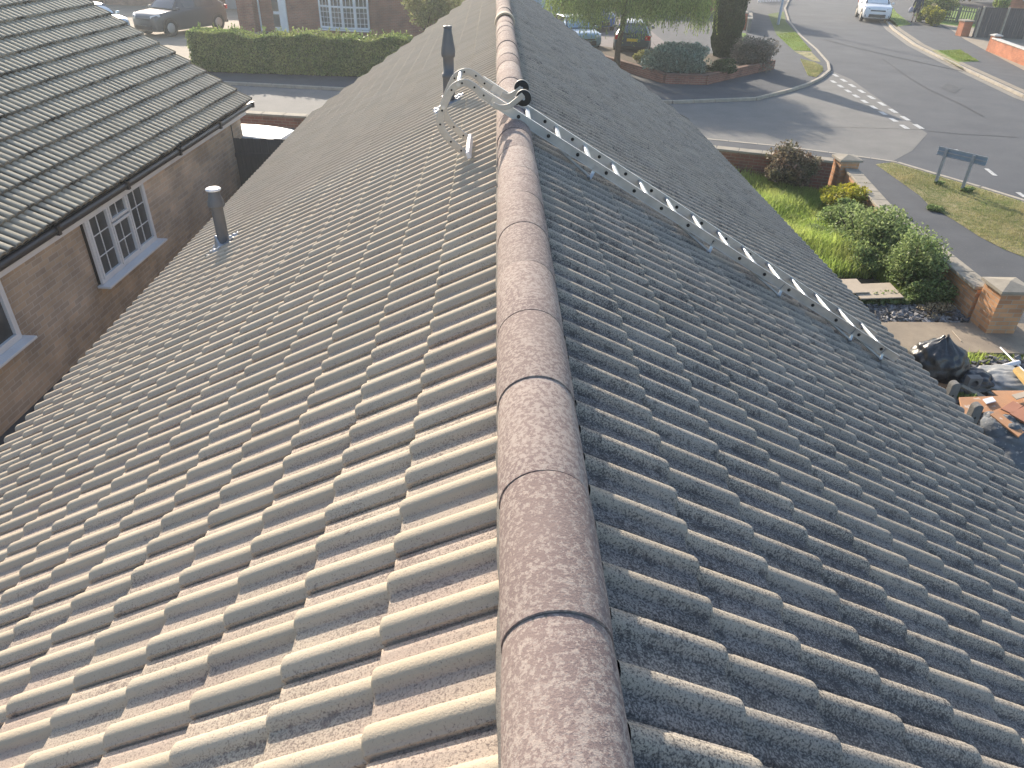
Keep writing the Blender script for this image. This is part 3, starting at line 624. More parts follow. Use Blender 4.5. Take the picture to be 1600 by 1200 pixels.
# ============================================================ CARS
def car(name, label, cat, loc, rz, L, W, H, paint, hood=.95, belt=1.0, cowl=.27, wr=.33, suv=False, tailf=.97, roofm=None, group=None, plate=None, front=True):
    r = thing(name, label, cat, loc, rz, group)
    # stations along the length: (x, half width, hood/deck height); nose at +x
    X = [0, .02, .06, .14, cowl, .36, .5, .64, .78, .90, .97, 1.0]; X = [L*(.5-x) for x in X]
    hw = [.80, .90, .96, .99, 1, 1, 1, 1, 1, .98, .93, .86]; hw = [W/2*x for x in hw]
    zt = [hood-.28, hood-.16, hood-.08, hood-.03, hood+.02]+[belt]*3+[belt+.02, belt+.02, belt-.02, belt-.2]
    zs = [.34, .26, .23, .22, .21, .21, .21, .21, .22, .24, .3, .38]; N = len(X); mb = MB(); vs = []
    for i in range(N):
        h, z0, z1 = hw[i], zs[i], zt[i]; m1 = (z0+z1)/2
        prof = [(.0, z0), (h*.86, z0), (h*.97, z0+.10), (h, m1-.02), (h*.985, m1+(z1-m1)*.55), (h*.94, z1-.03), (h*.86, z1), (h*.5, z1+.02), (0, z1+.03)]
        for y, z in prof: vs.append((X[i], y, z))
        for y, z in prof[1:-1][::-1]: vs.append((X[i], -y, z))
    m_ = 16; fs = [(i*m_+k, i*m_+(k+1) % m_, (i+1)*m_+(k+1) % m_, (i+1)*m_+k) for i in range(N-1) for k in range(m_)]
    fs += [tuple(range(m_))[::-1], tuple((N-1)*m_+k for k in range(m_))]
    mb.add(vs, fs, False)
    # cabin
    xs = [L*(.5-cowl+.02), L*(.5-cowl-.13), L*(.5-.55), L*(.5-.82), L*(.5-tailf)]
    zz = [belt+.0, H-.03, H, H-.03, belt+.02]; kw = [.80, .66, .66, .64, .74]; cv = []
    for i in range(5):
        wb = W/2*.92; wt = W/2*kw[i] if 0 < i < 4 else wb*.93
        z = zz[i]; cv += [(xs[i], wb, belt-.03), (xs[i], wt, z-.02), (xs[i], wt*.86, z+.015), (xs[i], 0, z+.035), (xs[i], -wt*.86, z+.015), (xs[i], -wt, z-.02), (xs[i], -wb, belt-.03)]
    cf = [(i*7+k, i*7+k+1, (i+1)*7+k+1, (i+1)*7+k) for i in range(4) for k in range(6)]
    mb.add(cv, [f[::-1] for f in cf], False)
    body = mb.build('body', paint, r, world=False); sd = body.modifiers.new('s', 'SUBSURF'); sd.levels = 1; sd.render_levels = 2
    def lerp(a, b, t): return Vector(a)+(Vector(b)-Vector(a))*t
    def quad(nm, A, B, C, D, e=.012, M=GLASS, inset=.07, sub=None):   # A,B bottom; C,D top (B-C, A-D adjacent)
        A, B, C, D = map(Vector, (A, B, C, D)); c = (A+B+C+D)/4; n = (B-A).cross(D-A).normalized()
        if n.dot(c-Vector((c.x*.6, 0, H*.5))) < 0: n = -n
        q = MB(); top = [p.lerp(c, inset)+n*e for p in (A, B, C, D)]; bot = [p-n*(e+.03) for p in top]
        q.add(top+bot, [(0, 1, 2, 3), (7, 6, 5, 4), (0, 4, 5, 1), (1, 5, 6, 2), (2, 6, 7, 3), (3, 7, 4, 0)]); return q.build(nm, M, sub or r, world=False)
    f = lambda i, k: Vector(cv[i*7+k])
    quad('windscreen', f(0, 1)+Vector((0, 0, .03)), f(0, 5)+Vector((0, 0, .03)), f(1, 5), f(1, 1), .0, inset=.05)
    quad('rear_window', f(4, 5), f(4, 1), f(3, 1), f(3, 5), .0, inset=.09)
    for k0, k1 in ((0, 1), (6, 5)):
        for i, (a, b) in enumerate(((1, 2), (2, 3))):
            quad('side_window', f(a, k0)+Vector((0, 0, .05)), f(b, k0)+Vector((0, 0, .05)), f(b, k1), f(a, k1), -.002, inset=.06)
        s_ = 1 if k0 == 0 else -1
        q = MB(); q.box((xs[0]-.2, s_*(W/2+.06), belt+.03), (.11, .17, .12)); q.build('mirror', paint, r, world=False, bevel=.03)
    for x in (L*.5-.84, -L*.5+.82):
        for s_ in (1, -1):
            q = MB(); q.lathe([(.0, -.1), (wr-.03, -.1), (wr, -.08), (wr, .09), (wr-.03, .11), (wr*.64, .11), (wr*.62, .09), (0, .09)], (x, s_*(W/2-.115), wr), 26, axis=(0, s_, 0)); wh = q.build('wheel', RUBBER, r, world=False)
            q = MB(); q.lathe([(wr*.6, .085), (wr*.58, .105), (wr*.2, .10), (0, .10)], (x, s_*(W/2-.115), wr), 20, axis=(0, s_, 0)); q.build('rim', ALU_D, wh, world=False)
            q = MB(); n = 16; v = []                     # black wheel arch
            for k in range(n+1):
                a = math.pi*k/n
                for rr in (wr+.015, wr+.075): v += [(x+rr*math.cos(a), s_*(W/2+.004), wr+rr*math.sin(a)), (x+rr*math.cos(a), s_*(W/2-.10), wr+rr*math.sin(a))]
            fs2 = []
            for k in range(n):
                a = k*4; fs2 += [(a, a+2, a+6, a+4), (a+2, a+3, a+7, a+6), (a, a+4, a+5, a+1)]
            q.add(v, fs2); q.build('wheel_arch', GUT, r, world=False)
    hx = L*.5
    for s_ in (1, -1):
        q = MB(); q.sweep([(hx-.07, s_*W*.27, hood-.25), (hx-.14, s_*W*.37, hood-.21), (hx-.36, s_*W*.458, hood-.15)], .12, .12, side=(0, 0, 1)); q.build('headlight', plain('lamp_glass', (.75, .78, .82), .08, .3), r, world=False, bevel=.02)
        q = MB(); q.box((-hx+.055, s_*W*.40, belt-.12), (.14, .26, .20)); q.build('tail_light', plain('red_lamp', (.55, .02, .02), .2), r, world=False, bevel=.03)
    q = MB(); q.box((hx-.015, 0, hood-.33), (.07, W*.50, .075)); q.box((hx+.012, 0, .44), (.08, W*.56, .19)); q.build('grille', GUT, r, world=False, bevel=.02)
    for s_ in (1, -1):
        q = MB(); q.box((hx-.09, s_*W*.355, .44), (.10, .20, .15)); q.build('fog_light', GUT, r, world=False, bevel=.03)
    q = MB(); q.box((hx+.042, 0, .47), (.012, .52, .115)); q.build('number_plate', plain('plate_white', (.75, .75, .72), .5), r, world=False)
    q = MB(); q.box((-hx-.012, 0, belt-.22), (.03, .52, .12)); q.build('number_plate', plain('plate_yellow', (.75, .52, .03), .5), r, world=False)
    q = MB(); q.box((-hx+.03, 0, .40), (.12, W*.8, .16)); q.build('bumper', GUT, r, world=False, bevel=.03)
    return r
def paintm(n, c, metal=.2): return plain(n, c, .32, metal, .5, coat=.8)
hd = math.atan2(-.95, -.30)
wc = Vector(P(1366, 36)); 
car('white_suv', 'white compact SUV driving towards us on the main road', 'car', (wc.x+.32*2.15, wc.y+.95*2.15, .004), hd, 4.52, 1.90, 1.70, paintm('white_paint', (.80, .82, .84), 0), hood=1.08, belt=1.10, wr=.36)
dc = Vector(P(985, 94))
car('dark_hatchback', 'dark blue hatchback with yellow rear plate parked under the drooping tree', 'car', (dc.x+.35, dc.y+2.0, .109), rad(80), 4.1, 1.75, 1.46, paintm('navy_paint', (.045, .075, .10)), hood=.92, belt=.98)
car('light_blue_hatchback', 'light blue hatchback half hidden by our roof edge beside the tree', 'car', (P(905, 82)[0]-.3, P(905, 82)[1]+1.0, .109), rad(-75), 4.1, 1.75, 1.45, paintm('sky_paint', (.22, .36, .46)), hood=.93, belt=.98)
car('blue_saloon', 'bright blue car furthest back on the tree shaded drive', 'car', (P(944, 62)[0], P(944, 62)[1]+4.3, .109), rad(-88), 4.2, 1.75, 1.42, paintm('royal_paint', (.03, .10, .32)))
g_ = P(400, 212, 1.2)
car('silver_hatchback', 'silver car behind the side gate, only its pale roof showing', 'car', (-6.0, 17.0, .05), rad(171), 4.2, 1.75, 1.38, plain('silver_paint', (.42, .47, .52), .55, .1, .4))
car('dark_pickup', 'dark grey four by four with silver grille parked on the sunny drive', 'car', (P(262, 60)[0]+.3, P(262, 60)[1]+1.6, .106), rad(-118), 4.8, 1.9, 1.85, paintm('charcoal_paint', (.06, .065, .075)), hood=1.15, belt=1.2, wr=.40)
car('pale_blue_car', 'pale blue car nose half hidden by the left neighbour roof', 'car', (P(205, 58)[0]-1.6, P(205, 58)[1]-.2, .106), rad(-35), 4.0, 1.72, 1.45, paintm('ice_paint', (.45, .58, .66)))

# ============================================================ FAR HOUSES AND GARAGES
def win(parent, x0, x1, z0, z1, y, nx=2, nz=3, lights=1, fr=None):
    """window in a wall facing -y (local)"""
    o = MB(); o.box(((x0+x1)/2, y+.03, (z0+z1)/2), (x1-x0, .08, z1-z0)); wd = o.build('window', UPVC, parent, world=False)
    g = MB(); f = MB(); lw = (x1-x0)/lights
    for i in range(lights):
        a, b = x0+i*lw, x0+(i+1)*lw; g.box(((a+b)/2, y-.014, (z0+z1)/2), (lw-.12, .012, z1-z0-.12))
        for p, q, r_, s_ in ((a, a+.06, z0, z1), (b-.06, b, z0, z1), (a, b, z0, z0+.06), (a, b, z1-.06, z1), (a, b, z0+(z1-z0)*.72, z0+(z1-z0)*.72+.05)): f.box(((p+q)/2, y-.022, (r_+s_)/2), (q-p, .05, s_-r_))
        for k in range(1, nx): f.box((a+lw*k/nx, y-.023, (z0+z1)/2), (.02, .02, z1-z0))
        for k in range(1, nz): f.box(((a+b)/2, y-.0235, z0+(z1-z0)*.72*k/nz), (lw, .02, .02))
    g.build('pane', GLASS, wd, world=False); f.build('frame', UPVC, wd, world=False)
    s_ = MB(); s_.box(((x0+x1)/2, y-.07, z0-.03), (x1-x0+.14, .2, .05)); s_.build('sill', UPVC, wd, world=False); return wd
def gable_roof(parent, x0, x1, y0, y1, z, rise, M, along='x'):
    mb = MB(); o = .35
    if along == 'x':
        ym = (y0+y1)/2; a = [(x0-o, y0-o, z-.1), (x1+o, y0-o, z-.1), (x1+o, ym, z+rise), (x0-o, ym, z+rise), (x0-o, y1+o, z-.1), (x1+o, y1+o, z-.1)]
    else:
        xm = (x0+x1)/2; a = [(x0-o, y1+o, z-.1), (x0-o, y0-o, z-.1), (xm, y0-o, z+rise), (xm, y1+o, z+rise), (x1+o, y1+o, z-.1), (x1+o, y0-o, z-.1)]
    b = [(p[0], p[1], p[2]+.12) for p in a]
    mb.add(a+b, [(0, 3, 2, 1), (3, 4, 5, 2), (6, 7, 8, 9), (9, 8, 11, 10), (0, 1, 7, 6), (4, 10, 11, 5), (0, 6, 9, 3), (3, 9, 10, 4), (1, 2, 8, 7), (2, 5, 11, 8)])
    rf = mb.build('roof', M, parent, world=False); g = MB()
    if along == 'x':
        for x in (x0, x1): g.add([(x, y0, z), (x, y1, z), (x, (y0+y1)/2, z+rise-.1)], [(0, 1, 2)])
    else:
        for y in (y0, y1): g.add([(x0, y, z), (x1, y, z), ((x0+x1)/2, y, z+rise-.1)], [(0, 1, 2)])
    g.build('gable', BR_RED, parent, world=False); return rf
ROOFM = mat('far_roof_tile', (.20, .13, .10), (.13, .10, .085), 3, .9, .6, 30)
hl = Vector(P(385, 50)); hr = Vector(P(722, 68)); hx = (hr-hl); hw_ = hx.length; hrz = math.atan2(hx.y, hx.x)
fh = thing('brick_house', 'red brick bungalow across the side street with a white bow window and front door', 'house', (hl.x, hl.y, 0), hrz)
mb = MB(); mb.box((hw_/2, 4, 1.3), (hw_, 8, 2.6)); mb.box((.45, -.15, 1.3), (.9, .9, 2.598)); mb.build('wall', BR_RED, fh, world=False)
gable_roof(fh, 0, hw_, 0, 8, 2.6, 2.0, ROOFM)
inv = Matrix.Rotation(-hrz, 3, 'Z')
def fl(px, py, yl=0.):                   # photo point -> (x, z) on the house front
    n = Matrix.Rotation(hrz, 3, 'Z') @ Vector((0, 1, 0)); o = Vector((hl.x, hl.y, 0))+n*yl; d = ray(px, py)
    t = (o-Vector((0, 0, G))).dot(n)/d.dot(n); p = Vector((0, 0, G))+d*t-Vector((hl.x, hl.y, 0)); q = inv @ p; return q.x, q.z
bx0, bz = fl(504, 42); bx1, _ = fl(579, 42); dx0, _ = fl(428, 20); dx1, _ = fl(452, 48)
bw_ = thing  # noqa
n = 4; bay = MB(); bay.box(((bx0+bx1)/2, -.18, bz-.06), (bx1-bx0+.1, .55, .07)); bow = bay.build('bow_window', UPVC, fh, world=False)
g = MB(); f = MB()
for i in range(n):
    u0, u1 = i/n, (i+1)/n; X0, X1 = bx0+(bx1-bx0)*u0, bx0+(bx1-bx0)*u1; Y0, Y1 = [-.02-.36*math.sin(math.pi*(.12+.76*u)) for u in (u0, u1)]
    A, B = Vector((X0, Y0, 0)), Vector((X1, Y1, 0)); zz0, zz1 = bz, 2.25
    g.bar(A+Vector((0, .02, (zz0+zz1)/2)), B+Vector((0, .02, (zz0+zz1)/2)), .02, zz1-zz0)
    for t in (0, 1): q = A.lerp(B, .04+.92*t); f.box((q.x, q.y, (zz0+zz1)/2), (.085, .09, zz1-zz0))
    for z in (zz0+.04, zz0+1.02, zz1-.04): f.bar(A+Vector((0, 0, z)), B+Vector((0, 0, z)), .09, .08)
    for k in (1, 2): q = A.lerp(B, k/3); f.box((q.x, q.y, (zz0+zz1)/2), (.022, .05, zz1-zz0))
    for k in (1, 2, 3): f.bar(A+Vector((0, 0, zz0+1.02*k/4)), B+Vector((0, 0, zz0+1.02*k/4)), .05, .022)
g.build('pane', GLASS, bow, world=False); f.build('frame', UPVC, bow, world=False)
mb = MB(); mb.box(((bx0+bx1)/2, -.2, 2.33), (bx1-bx0+.16, .6, .14)); mb.build('hood', UPVC, bow, world=False)
mb = MB(); mb.box(((dx0+dx1)/2, -.03, 1.15), (dx1-dx0, .08, 2.2)); door = mb.build('door', UPVC, fh, world=False)
mb = MB()
for z0, z1 in ((.35, .95), (1.1, 2.1)): mb.box(((dx0+dx1)/2-.22, -.085, (z0+z1)/2), (.34, .03, z1-z0))
mb.build('pane', GLASS, door, world=False)
mb = MB(); mb.tube([(.98, -.08, .1), (.98, -.08, 2.6)], .045, 8); mb.build('downpipe', UPVC, fh, world=False)
mb = MB(); mb.tube([(-.3, -.38, 2.5), (hw_+.3, -.38, 2.5)], .06, 8); mb.build('gutter', UPVC, fh, world=False)
mb = MB(); mb.box(((bx0+bx1)/2+.25, -.03, .4), (.28, .04, .22)); mb.build('air_brick', KERB, fh, world=False)

gl = thing('garage_block', 'pale blue doored garage standing back between the house and the drooping tree', 'garage', (P(716, 34)[0], P(716, 34)[1], 0), rad(8))
gw = (Vector(P(862, 30))-Vector(P(716, 34))).length
mb = MB(); mb.box((gw/2+.3, 3.2, 1.25), (gw+2.2, 6, 2.5)); mb.build('wall', BR_RED, gl, world=False)
PALEB = mat('pale_blue_door', (.40, .50, .62), (.36, .46, .58), .8, .5)
for i in range(2):
    mb = MB(); a = gw*i/2+.03; mb.box((a+gw/4, .17, 1.12), (gw/2-.06, .08, 2.16))
    for k in range(9): mb.box((a+gw/2*(k+.5)/9, .125, 1.12), (.03, .02, 2.0))
    mb.build('garage_door', PALEB, gl, world=False)
gable_roof(gl, -.8, gw+1.2, .2, 6.2, 2.5, 1.3, ROOFM)
g2 = thing('left_garage', 'brick garage with pale grey door at the end of the sunny drive', 'garage', (P(300, 24)[0]-1.5, P(300, 24)[1]+3.2, 0), rad(-4))
mb = MB(); mb.box((3.4, 3, 1.25), (6.8, 6, 2.5)); mb.box((1.9, -1.2, 1.2), (.5, 3.0, 2.3)); mb.build('wall', BR_RED, g2, world=False)
mb = MB(); mb.box((3.9, -.03, 1.1), (2.3, .08, 2.1))
for k in range(7): mb.box((2.95+k*.32, -.08, 1.1), (.03, .02, 2.0))
mb.build('garage_door', mat('grey_door', (.42, .44, .45), (.36, .38, .40), 1, .5), g2, world=False)
gable_roof(g2, 0, 6.8, 0, 6, 2.5, 1.3, ROOFM)
h3 = thing('corner_brick_house', 'brown brick house with a white window beyond the dark four by four', 'house', (P(150, 22)[0]-6, P(150, 22)[1]+4.5, 0), rad(-4))
mb = MB(); mb.box((4.2, 4, 1.3), (8.4, 8, 2.6)); mb.build('wall', brick_mat('brown_brick', (.30, .18, .13), (.22, .14, .11), (.26, .22, .19)), h3, world=False)
gable_roof(h3, 0, 8.4, 0, 8, 2.6, 1.8, ROOFM); win(h3, 3.9, 5.3, .9, 2.2, -.01, 2, 2, 2)
h4 = thing('orange_brick_house', 'orange brick house corner behind the dark board fence', 'house', (P(1576, 30)[0]+2.2, P(1576, 30)[1]+4.5, 0), rad(-40))
mb = MB(); mb.box((4, 4, 1.3), (8, 8, 2.6)); mb.build('wall', BR_ORG, h4, world=False); gable_roof(h4, 0, 8, 0, 8, 2.6, 1.8, ROOFM); win(h4, 1.2, 3.4, 1.0, 2.2, -.01, 2, 2, 2)
h5 = thing('tree_side_house', 'brown brick house wall behind the drooping tree and cypress', 'house', (P(1040, 40)[0]-4, P(1040, 40)[1]+7.5, 0), rad(4))
mb = MB(); mb.box((5, 4, 1.3), (10, 8, 2.6)); mb.build('wall', BR_RED, h5, world=False); gable_roof(h5, 0, 10, 0, 8, 2.6, 1.8, ROOFM); win(h5, 4.6, 6.4, .9, 2.2, -.01, 2, 2, 2)

# ============================================================ FAR SIDE WALLS, FENCES
lw = [P(*p, 0)[:2] for p in [(930, 100), (1038, 134), (1100, 136), (1150, 124), (1205, 111)]]
coping_wall('corner_wall', 'low curved red brick wall holding the shrub bed at the far street corner', 'garden wall', lw, .42, .22, BR_RED, mat('brick_coping', (.22, .12, .09), (.16, .10, .08), 8), ch=.05, cw=.012)
slab('shrub_bed', [lw[0], lw[1], lw[2], lw[3], lw[4], (lw[4][0]-.6, lw[4][1]+3.2), (lw[1][0]+1.5, lw[1][1]+5), (lw[0][0]+.5, lw[0][1]+3)], .06, .36, SOIL)
wa, wb = P(1160, 50, .1), P(1158, 24, .1)
coping_wall('gateway_wall', 'short orange brick wall end lit by the sun beside the cypress', 'garden wall', [P(1161, 50)[:2], (P(1161, 50)[0]+.6, P(1161, 50)[1]+5)], 1.0, .24, BR_ORG, COPE)
coping_wall('sloping_wall', 'grey rendered wall with pale coping beside the shaded pavement', 'garden wall', [P(1168, 54)[:2], (P(1176, 48)[0]+.4, P(1176, 48)[1]+2.5)], .8, .2, mat('render', (.25, .23, .21), (.19, .18, .17), 3), COPE)
coping_wall('orange_wall', 'orange brick wall with white coping at the right edge by the pavement', 'garden wall', [P(1546, 84)[:2], P(1630, 118)[:2], (P(1630, 118)[0]-.6, P(1630, 118)[1]-7)], .72, .22, BR_ORG, mat('white_coping', (.62, .60, .56), (.5, .48, .45), 5), pillars=((P(1549, 84)[0], P(1549, 84)[1]+.1, .36, .85),))
pr = thing('drive_pillar', 'red brick pillar with pale cap where the dark board fence starts', 'gate pillar', P(1505, 60))
mb = MB(); q = P(1506, 60); mb.box((q[0], q[1]+.3, .45), (.5, .6, .9)); mb.build('pillar', BR_ORG, pr)
mb = MB(); mb.box((q[0], q[1]+.3, .94), (.62, .72, .07)); mb.build('cap', COPE, pr)
fa, fb = Vector(P(1517, 61)), Vector(P(1640, 66)); fe = thing('board_fence', 'tall dark grey close boarded fence beside the brick pillar', 'fence', fa)
mb = MB(); nB = 34
for i in range(nB): mb.bar(fa.lerp(fb, i/nB)+Vector((0, 0, .88)), fa.lerp(fb, (i+.94)/nB)+Vector((0, 0, .88)), .02+.012*(i % 2), 1.6)
mb.build('boards', mat('fence_grey', (.14, .125, .12), (.09, .085, .09), 5, .85, .4, 30, stretch=(6, 6, .5)), fe)
for k in range(4):
    mb = MB(); q = fa.lerp(fb, k/3*.93+.03); mb.box((q.x, q.y-.07, .9), (.1, .1, 1.75)); mb.build('post', KERB, fe)
mb = MB(); mb.bar(fa+Vector((0, 0, 1.70)), fb+Vector((0, 0, 1.70)), .07, .03); mb.build('capping', DARKW, fe)
def rail_fence(name, label, a, b, h, sp_, M, post=None, group=None):
    a, b = Vector(a), Vector(b); r = thing(name, label, 'fence', a); L = (b-a).length; n = int(L/sp_); mb = MB()
    for i in range(n+1):
        q = a.lerp(b, i/n); w_ = .07; mb.bar(q+Vector((0, 0, h/2+.04)), q+Vector((0, 0, h/2+.04))+(b-a).normalized()*w_, .018, h-.02)
    mb.build('pales', M, r)
    for z in (.3*h, .8*h): mb = MB(); mb.bar(a+Vector((0, .04, z)), b+Vector((0, .04, z)), .03, .06); mb.build('rail', M, r)
    for i in range(3): q = a.lerp(b, i/2); mb = MB(); mb.box((q.x, q.y+.07, h/2+.05), (.09, .09, h+.1)); mb.build('post', M, r)
    return r
WOODG = mat('weathered_wood', (.30, .28, .22), (.20, .19, .16), 6, .9)
rail_fence('picket_fence', 'weathered wooden picket fence round the garden beside the walking person', P(1468, 34), P(1522, 40), 1.0, .16, WOODG)
rail_fence('white_picket_fence', 'white picket fence far up the shaded pavement at the top edge', P(1185, 6), P(1222, 4), .9, .18, WHITEP)

# lamp post and street name sign
lp = P(1215, 41); lt = thing('street_lamp', 'grey lamp post on the shaded grass verge by the main road', 'lamp post', lp)
mb = MB(); mb.lathe([(.09, 0), (.09, 1.1), (.07, 1.14), (.055, 3), (.04, 5.6), (0, 5.6)], lp, 14); mb.build('column', STEEL, lt)
mb = MB(); mb.tube([Vector(lp)+Vector((0, 0, 5.55)), Vector(lp)+Vector((.3, -.1, 5.8)), Vector(lp)+Vector((.9, -.2, 5.85))], .03, 8); mb.build('arm', STEEL, lt)
mb = MB(); mb.box(Vector(lp)+Vector((1.15, -.25, 5.84)), (.55, .2, .12)); mb.build('lamp_head', STEEL, lt, bevel=.03)
sa, sb = Vector(P(1461, 288, .1)), Vector(P(1502, 299, .1)); du = (sb-sa).normalized()
sg = thing('street_name_sign', 'low street name sign seen from its grey back on two posts in the grass verge', 'sign', sa)
for q in (sa, sb):
    mb = MB(); mb.box(q+Vector((0, 0, .42)), (.06, .06, .94), rz=math.atan2(du.y, du.x)); mb.build('post', STEEL, sg)
mb = MB(); c0, c1 = sa-du*.22, sb+du*.30; off = Vector((du.y, -du.x, 0))*-.05
mb.bar(c0+off+Vector((0, 0, .80)), c1+off+Vector((0, 0, .80)), .02, .20); mb.build('panel', mat('sign_back', (.27, .35, .44), (.22, .29, .37), 4, .5), sg, bevel=.004)
mb = MB()
for z in (.705, .80, .895): mb.bar(c0-off*.55+off+Vector((0, 0, z)), c1-off*.55+off+Vector((0, 0, z)), .012, .022)
mb.build('channel', STEEL, sg)

# ============================================================ PERSON
def skin(name, J, E, M, parent, sub=2, root=0):
    me = bpy.data.meshes.new(name); me.from_pydata([j[:3] for j in J], E, []); o = bpy.data.objects.new(name, me); COL.objects.link(o); o.parent = parent
    sk = o.modifiers.new('k', 'SKIN'); sk.use_smooth_shade = True; lay = me.skin_vertices[0] if me.skin_vertices else None
    if lay is None:
        bm_ = __import__('bmesh').new(); bm_.from_mesh(me); bm_.verts.layers.skin.verify(); bm_.to_mesh(me); bm_.free(); lay = me.skin_vertices[0]
    for i, j in enumerate(J): lay.data[i].radius = (j[3], j[4] if len(j) > 4 else j[3]); lay.data[i].use_root = (i == root)
    sb_ = o.modifiers.new('u', 'SUBSURF'); sb_.levels = sb_.render_levels = sub; me.materials.append(M); return o
pp_ = P(1427, 35, .1); pe = thing('person', 'person in navy coat and dark shorts walking away carrying a pale bag', 'person', pp_, rad(-28))
SK = plain('skin_tone', (.48, .30, .22), .55); NAVY = mat('navy_cloth', (.035, .05, .085), (.025, .035, .06), 12, .9); BLK = plain('black_cloth', (.03, .03, .035), .8)
# x across, +y is the way the person walks
J = [(0, 0, .95, .14, .11), (0, .01, 1.15, .13, .10), (0, .02, 1.36, .16, .10), (0, .03, 1.49, .055), (0, .05, 1.56, .06), (0, .055, 1.66, .085, .10), (0, .05, 1.74, .06),
     (.10, 0, .90, .09), (.11, .14, .50, .058), (.11, .26, .12, .036), (.11, .38, .04, .035, .03), (-.10, 0, .90, .09), (-.11, -.05, .50, .058), (-.11, -.22, .14, .036), (-.11, -.13, .035, .035, .03),
     (.19, .02, 1.42, .055), (.25, -.04, 1.14, .042), (.24, .10, .92, .032), (-.19, .02, 1.42, .055), (-.26, -.02, 1.14, .042), (-.28, .12, .93, .032)]
Ed = [(0, 1), (1, 2), (2, 3), (3, 4), (4, 5), (5, 6), (0, 7), (7, 8), (8, 9), (9, 10), (0, 11), (11, 12), (12, 13), (13, 14), (2, 15), (15, 16), (16, 17), (2, 18), (18, 19), (19, 20)]
for sx, h in ((1, 17), (-1, 20)):
    bx_, by_, bz_ = J[h][:3]; J.append((bx_, by_+.02, bz_-.07, .032, .018)); k = len(J)-1; Ed.append((h, k))
    for i, (o_, l_) in enumerate(((.026, .055), (.010, .065), (-.008, .06), (-.024, .048))):
        J.append((bx_, by_+.02+o_, bz_-.12, .009)); J.append((bx_-sx*.02, by_+.02+o_, bz_-.12-l_*.6, .008)); Ed += [(k, len(J)-2), (len(J)-2, len(J)-1)]
    J.append((bx_-sx*.015, by_+.06, bz_-.075, .010)); J.append((bx_-sx*.03, by_+.075, bz_-.115, .009)); Ed += [(k, len(J)-2), (len(J)-2, len(J)-1)]
pb = skin('body', J, Ed, SK, pe)
mb = MB(); mb.lathe([(.02, -.02), (.012, .01), (0, .012)], (0, .15, 1.64), 8, axis=(0, 1, -.2))
for s_ in (1, -1): mb.lathe([(.012, 0), (.012, .02), (0, .022)], (s_*.092, .05, 1.65), 8, axis=(s_, 0, 0))
mb.build('nose_and_ears', SK, pe, world=False)
mb = MB()
for s_ in (1, -1): mb.lathe([(.010, 0), (.006, .006), (0, .007)], (s_*.033, .143, 1.67), 8, axis=(0, 1, 0))
mb.build('eyes', BLK, pe, world=False)
mb = MB(); mb.box((0, .143, 1.605), (.04, .01, .008)); mb.build('mouth', plain('lips', (.35, .12, .1)), pe, world=False)
mb = MB(); mb.lathe([(.055, -.16), (.095, -.09), (.108, 0), (.098, .06), (.06, .105), (0, .12)], (0, .03, 1.68), 16, axis=(0, -.25, 1)); mb.build('hair', plain('brown_hair', (.10, .065, .04), .7), pe, world=False)
skin('coat', [(0, 0, .80, .19, .15), (0, .0, 1.0, .175, .14), (0, .01, 1.2, .165, .13), (0, .02, 1.40, .19, .12), (.20, .02, 1.42, .075), (.26, -.04, 1.14, .06), (.25, .09, .96, .048), (-.20, .02, 1.42, .075), (-.27, -.02, 1.14, .06), (-.285, .11, .97, .048), (0, .03, 1.47, .075)],
     [(0, 1), (1, 2), (2, 3), (3, 4), (4, 5), (5, 6), (3, 7), (7, 8), (8, 9), (3, 10)], NAVY, pe)
mb = MB()
for s_, y in ((1, .05), (-1, -.01)): mb.tube([(s_*.10, 0, .90), (s_*.105, y, .74), (s_*.11, y*1.6, .60)], [.115, .105, .095], 14)
mb.build('shorts', NAVY, pe, world=False)
mb = MB()
for s_, y in ((1, .32), (-1, -.17)): mb.sweep(smooth([(s_*.11, y-.09, .06), (s_*.11, y, .06), (s_*.11, y+.16, .035)]), .09, .075, side=(1, 0, 0))
mb.build('shoes', BLK, pe, world=False, bevel=.02)
mb = MB(); mb.lathe([(.0, -.18), (.12, -.17), (.14, -.05), (.11, .1), (.05, .16), (.03, .18)], (-.36, .12, .74), 14); bg = mb.build('carried_bag', mat('pale_bag', (.50, .48, .55), (.38, .36, .44), 9, .7), None)
bg.location = (0, 0, 0)
for v in bg.data.vertices: pass
bg.matrix_world = Matrix.Translation(pp_) @ Matrix.Rotation(rad(-28), 4, 'Z')
tag(bg, 'pale bag hanging from the hand of the walking person', 'bag')

# ============================================================ VEGETATION
def stems(parent, base, tops, r=.03, M=BARK, name='trunk'):
    mb = MB()
    for t in tops:
        b = Vector(base)+Vector((random.uniform(-.05, .05), random.uniform(-.05, .05), 0)); t = Vector(t); mid = b.lerp(t, .5)+Vector((random.uniform(-.1, .1), random.uniform(-.1, .1), 0))
        mb.tube([b, mid, t], [r, r*.7, r*.25], 6)
    return mb.build(name, M, parent)
def shrub(name, label, c, r, n, size, M, clumps=16, cat='shrub', base=None, nst=7, dirs=None, group=None, cl=.42):
    """c centre, r radii"""
    base = base or (c[0], c[1], .08); o = thing(name, label, cat, base, 0, group)
    pts = blob(c, r, n, ncl=clumps, cl=cl); pts = pts[pts[:, 2] > base[2]+.02]; leaves('foliage', pts, size, M, o, dirs=dirs)
    stems(o, base, [(c[0]+random.uniform(-.7, .7)*r[0], c[1]+random.uniform(-.7, .7)*r[1], c[2]+random.uniform(-.1, .8)*r[2]) for _ in range(nst)], .02); return o
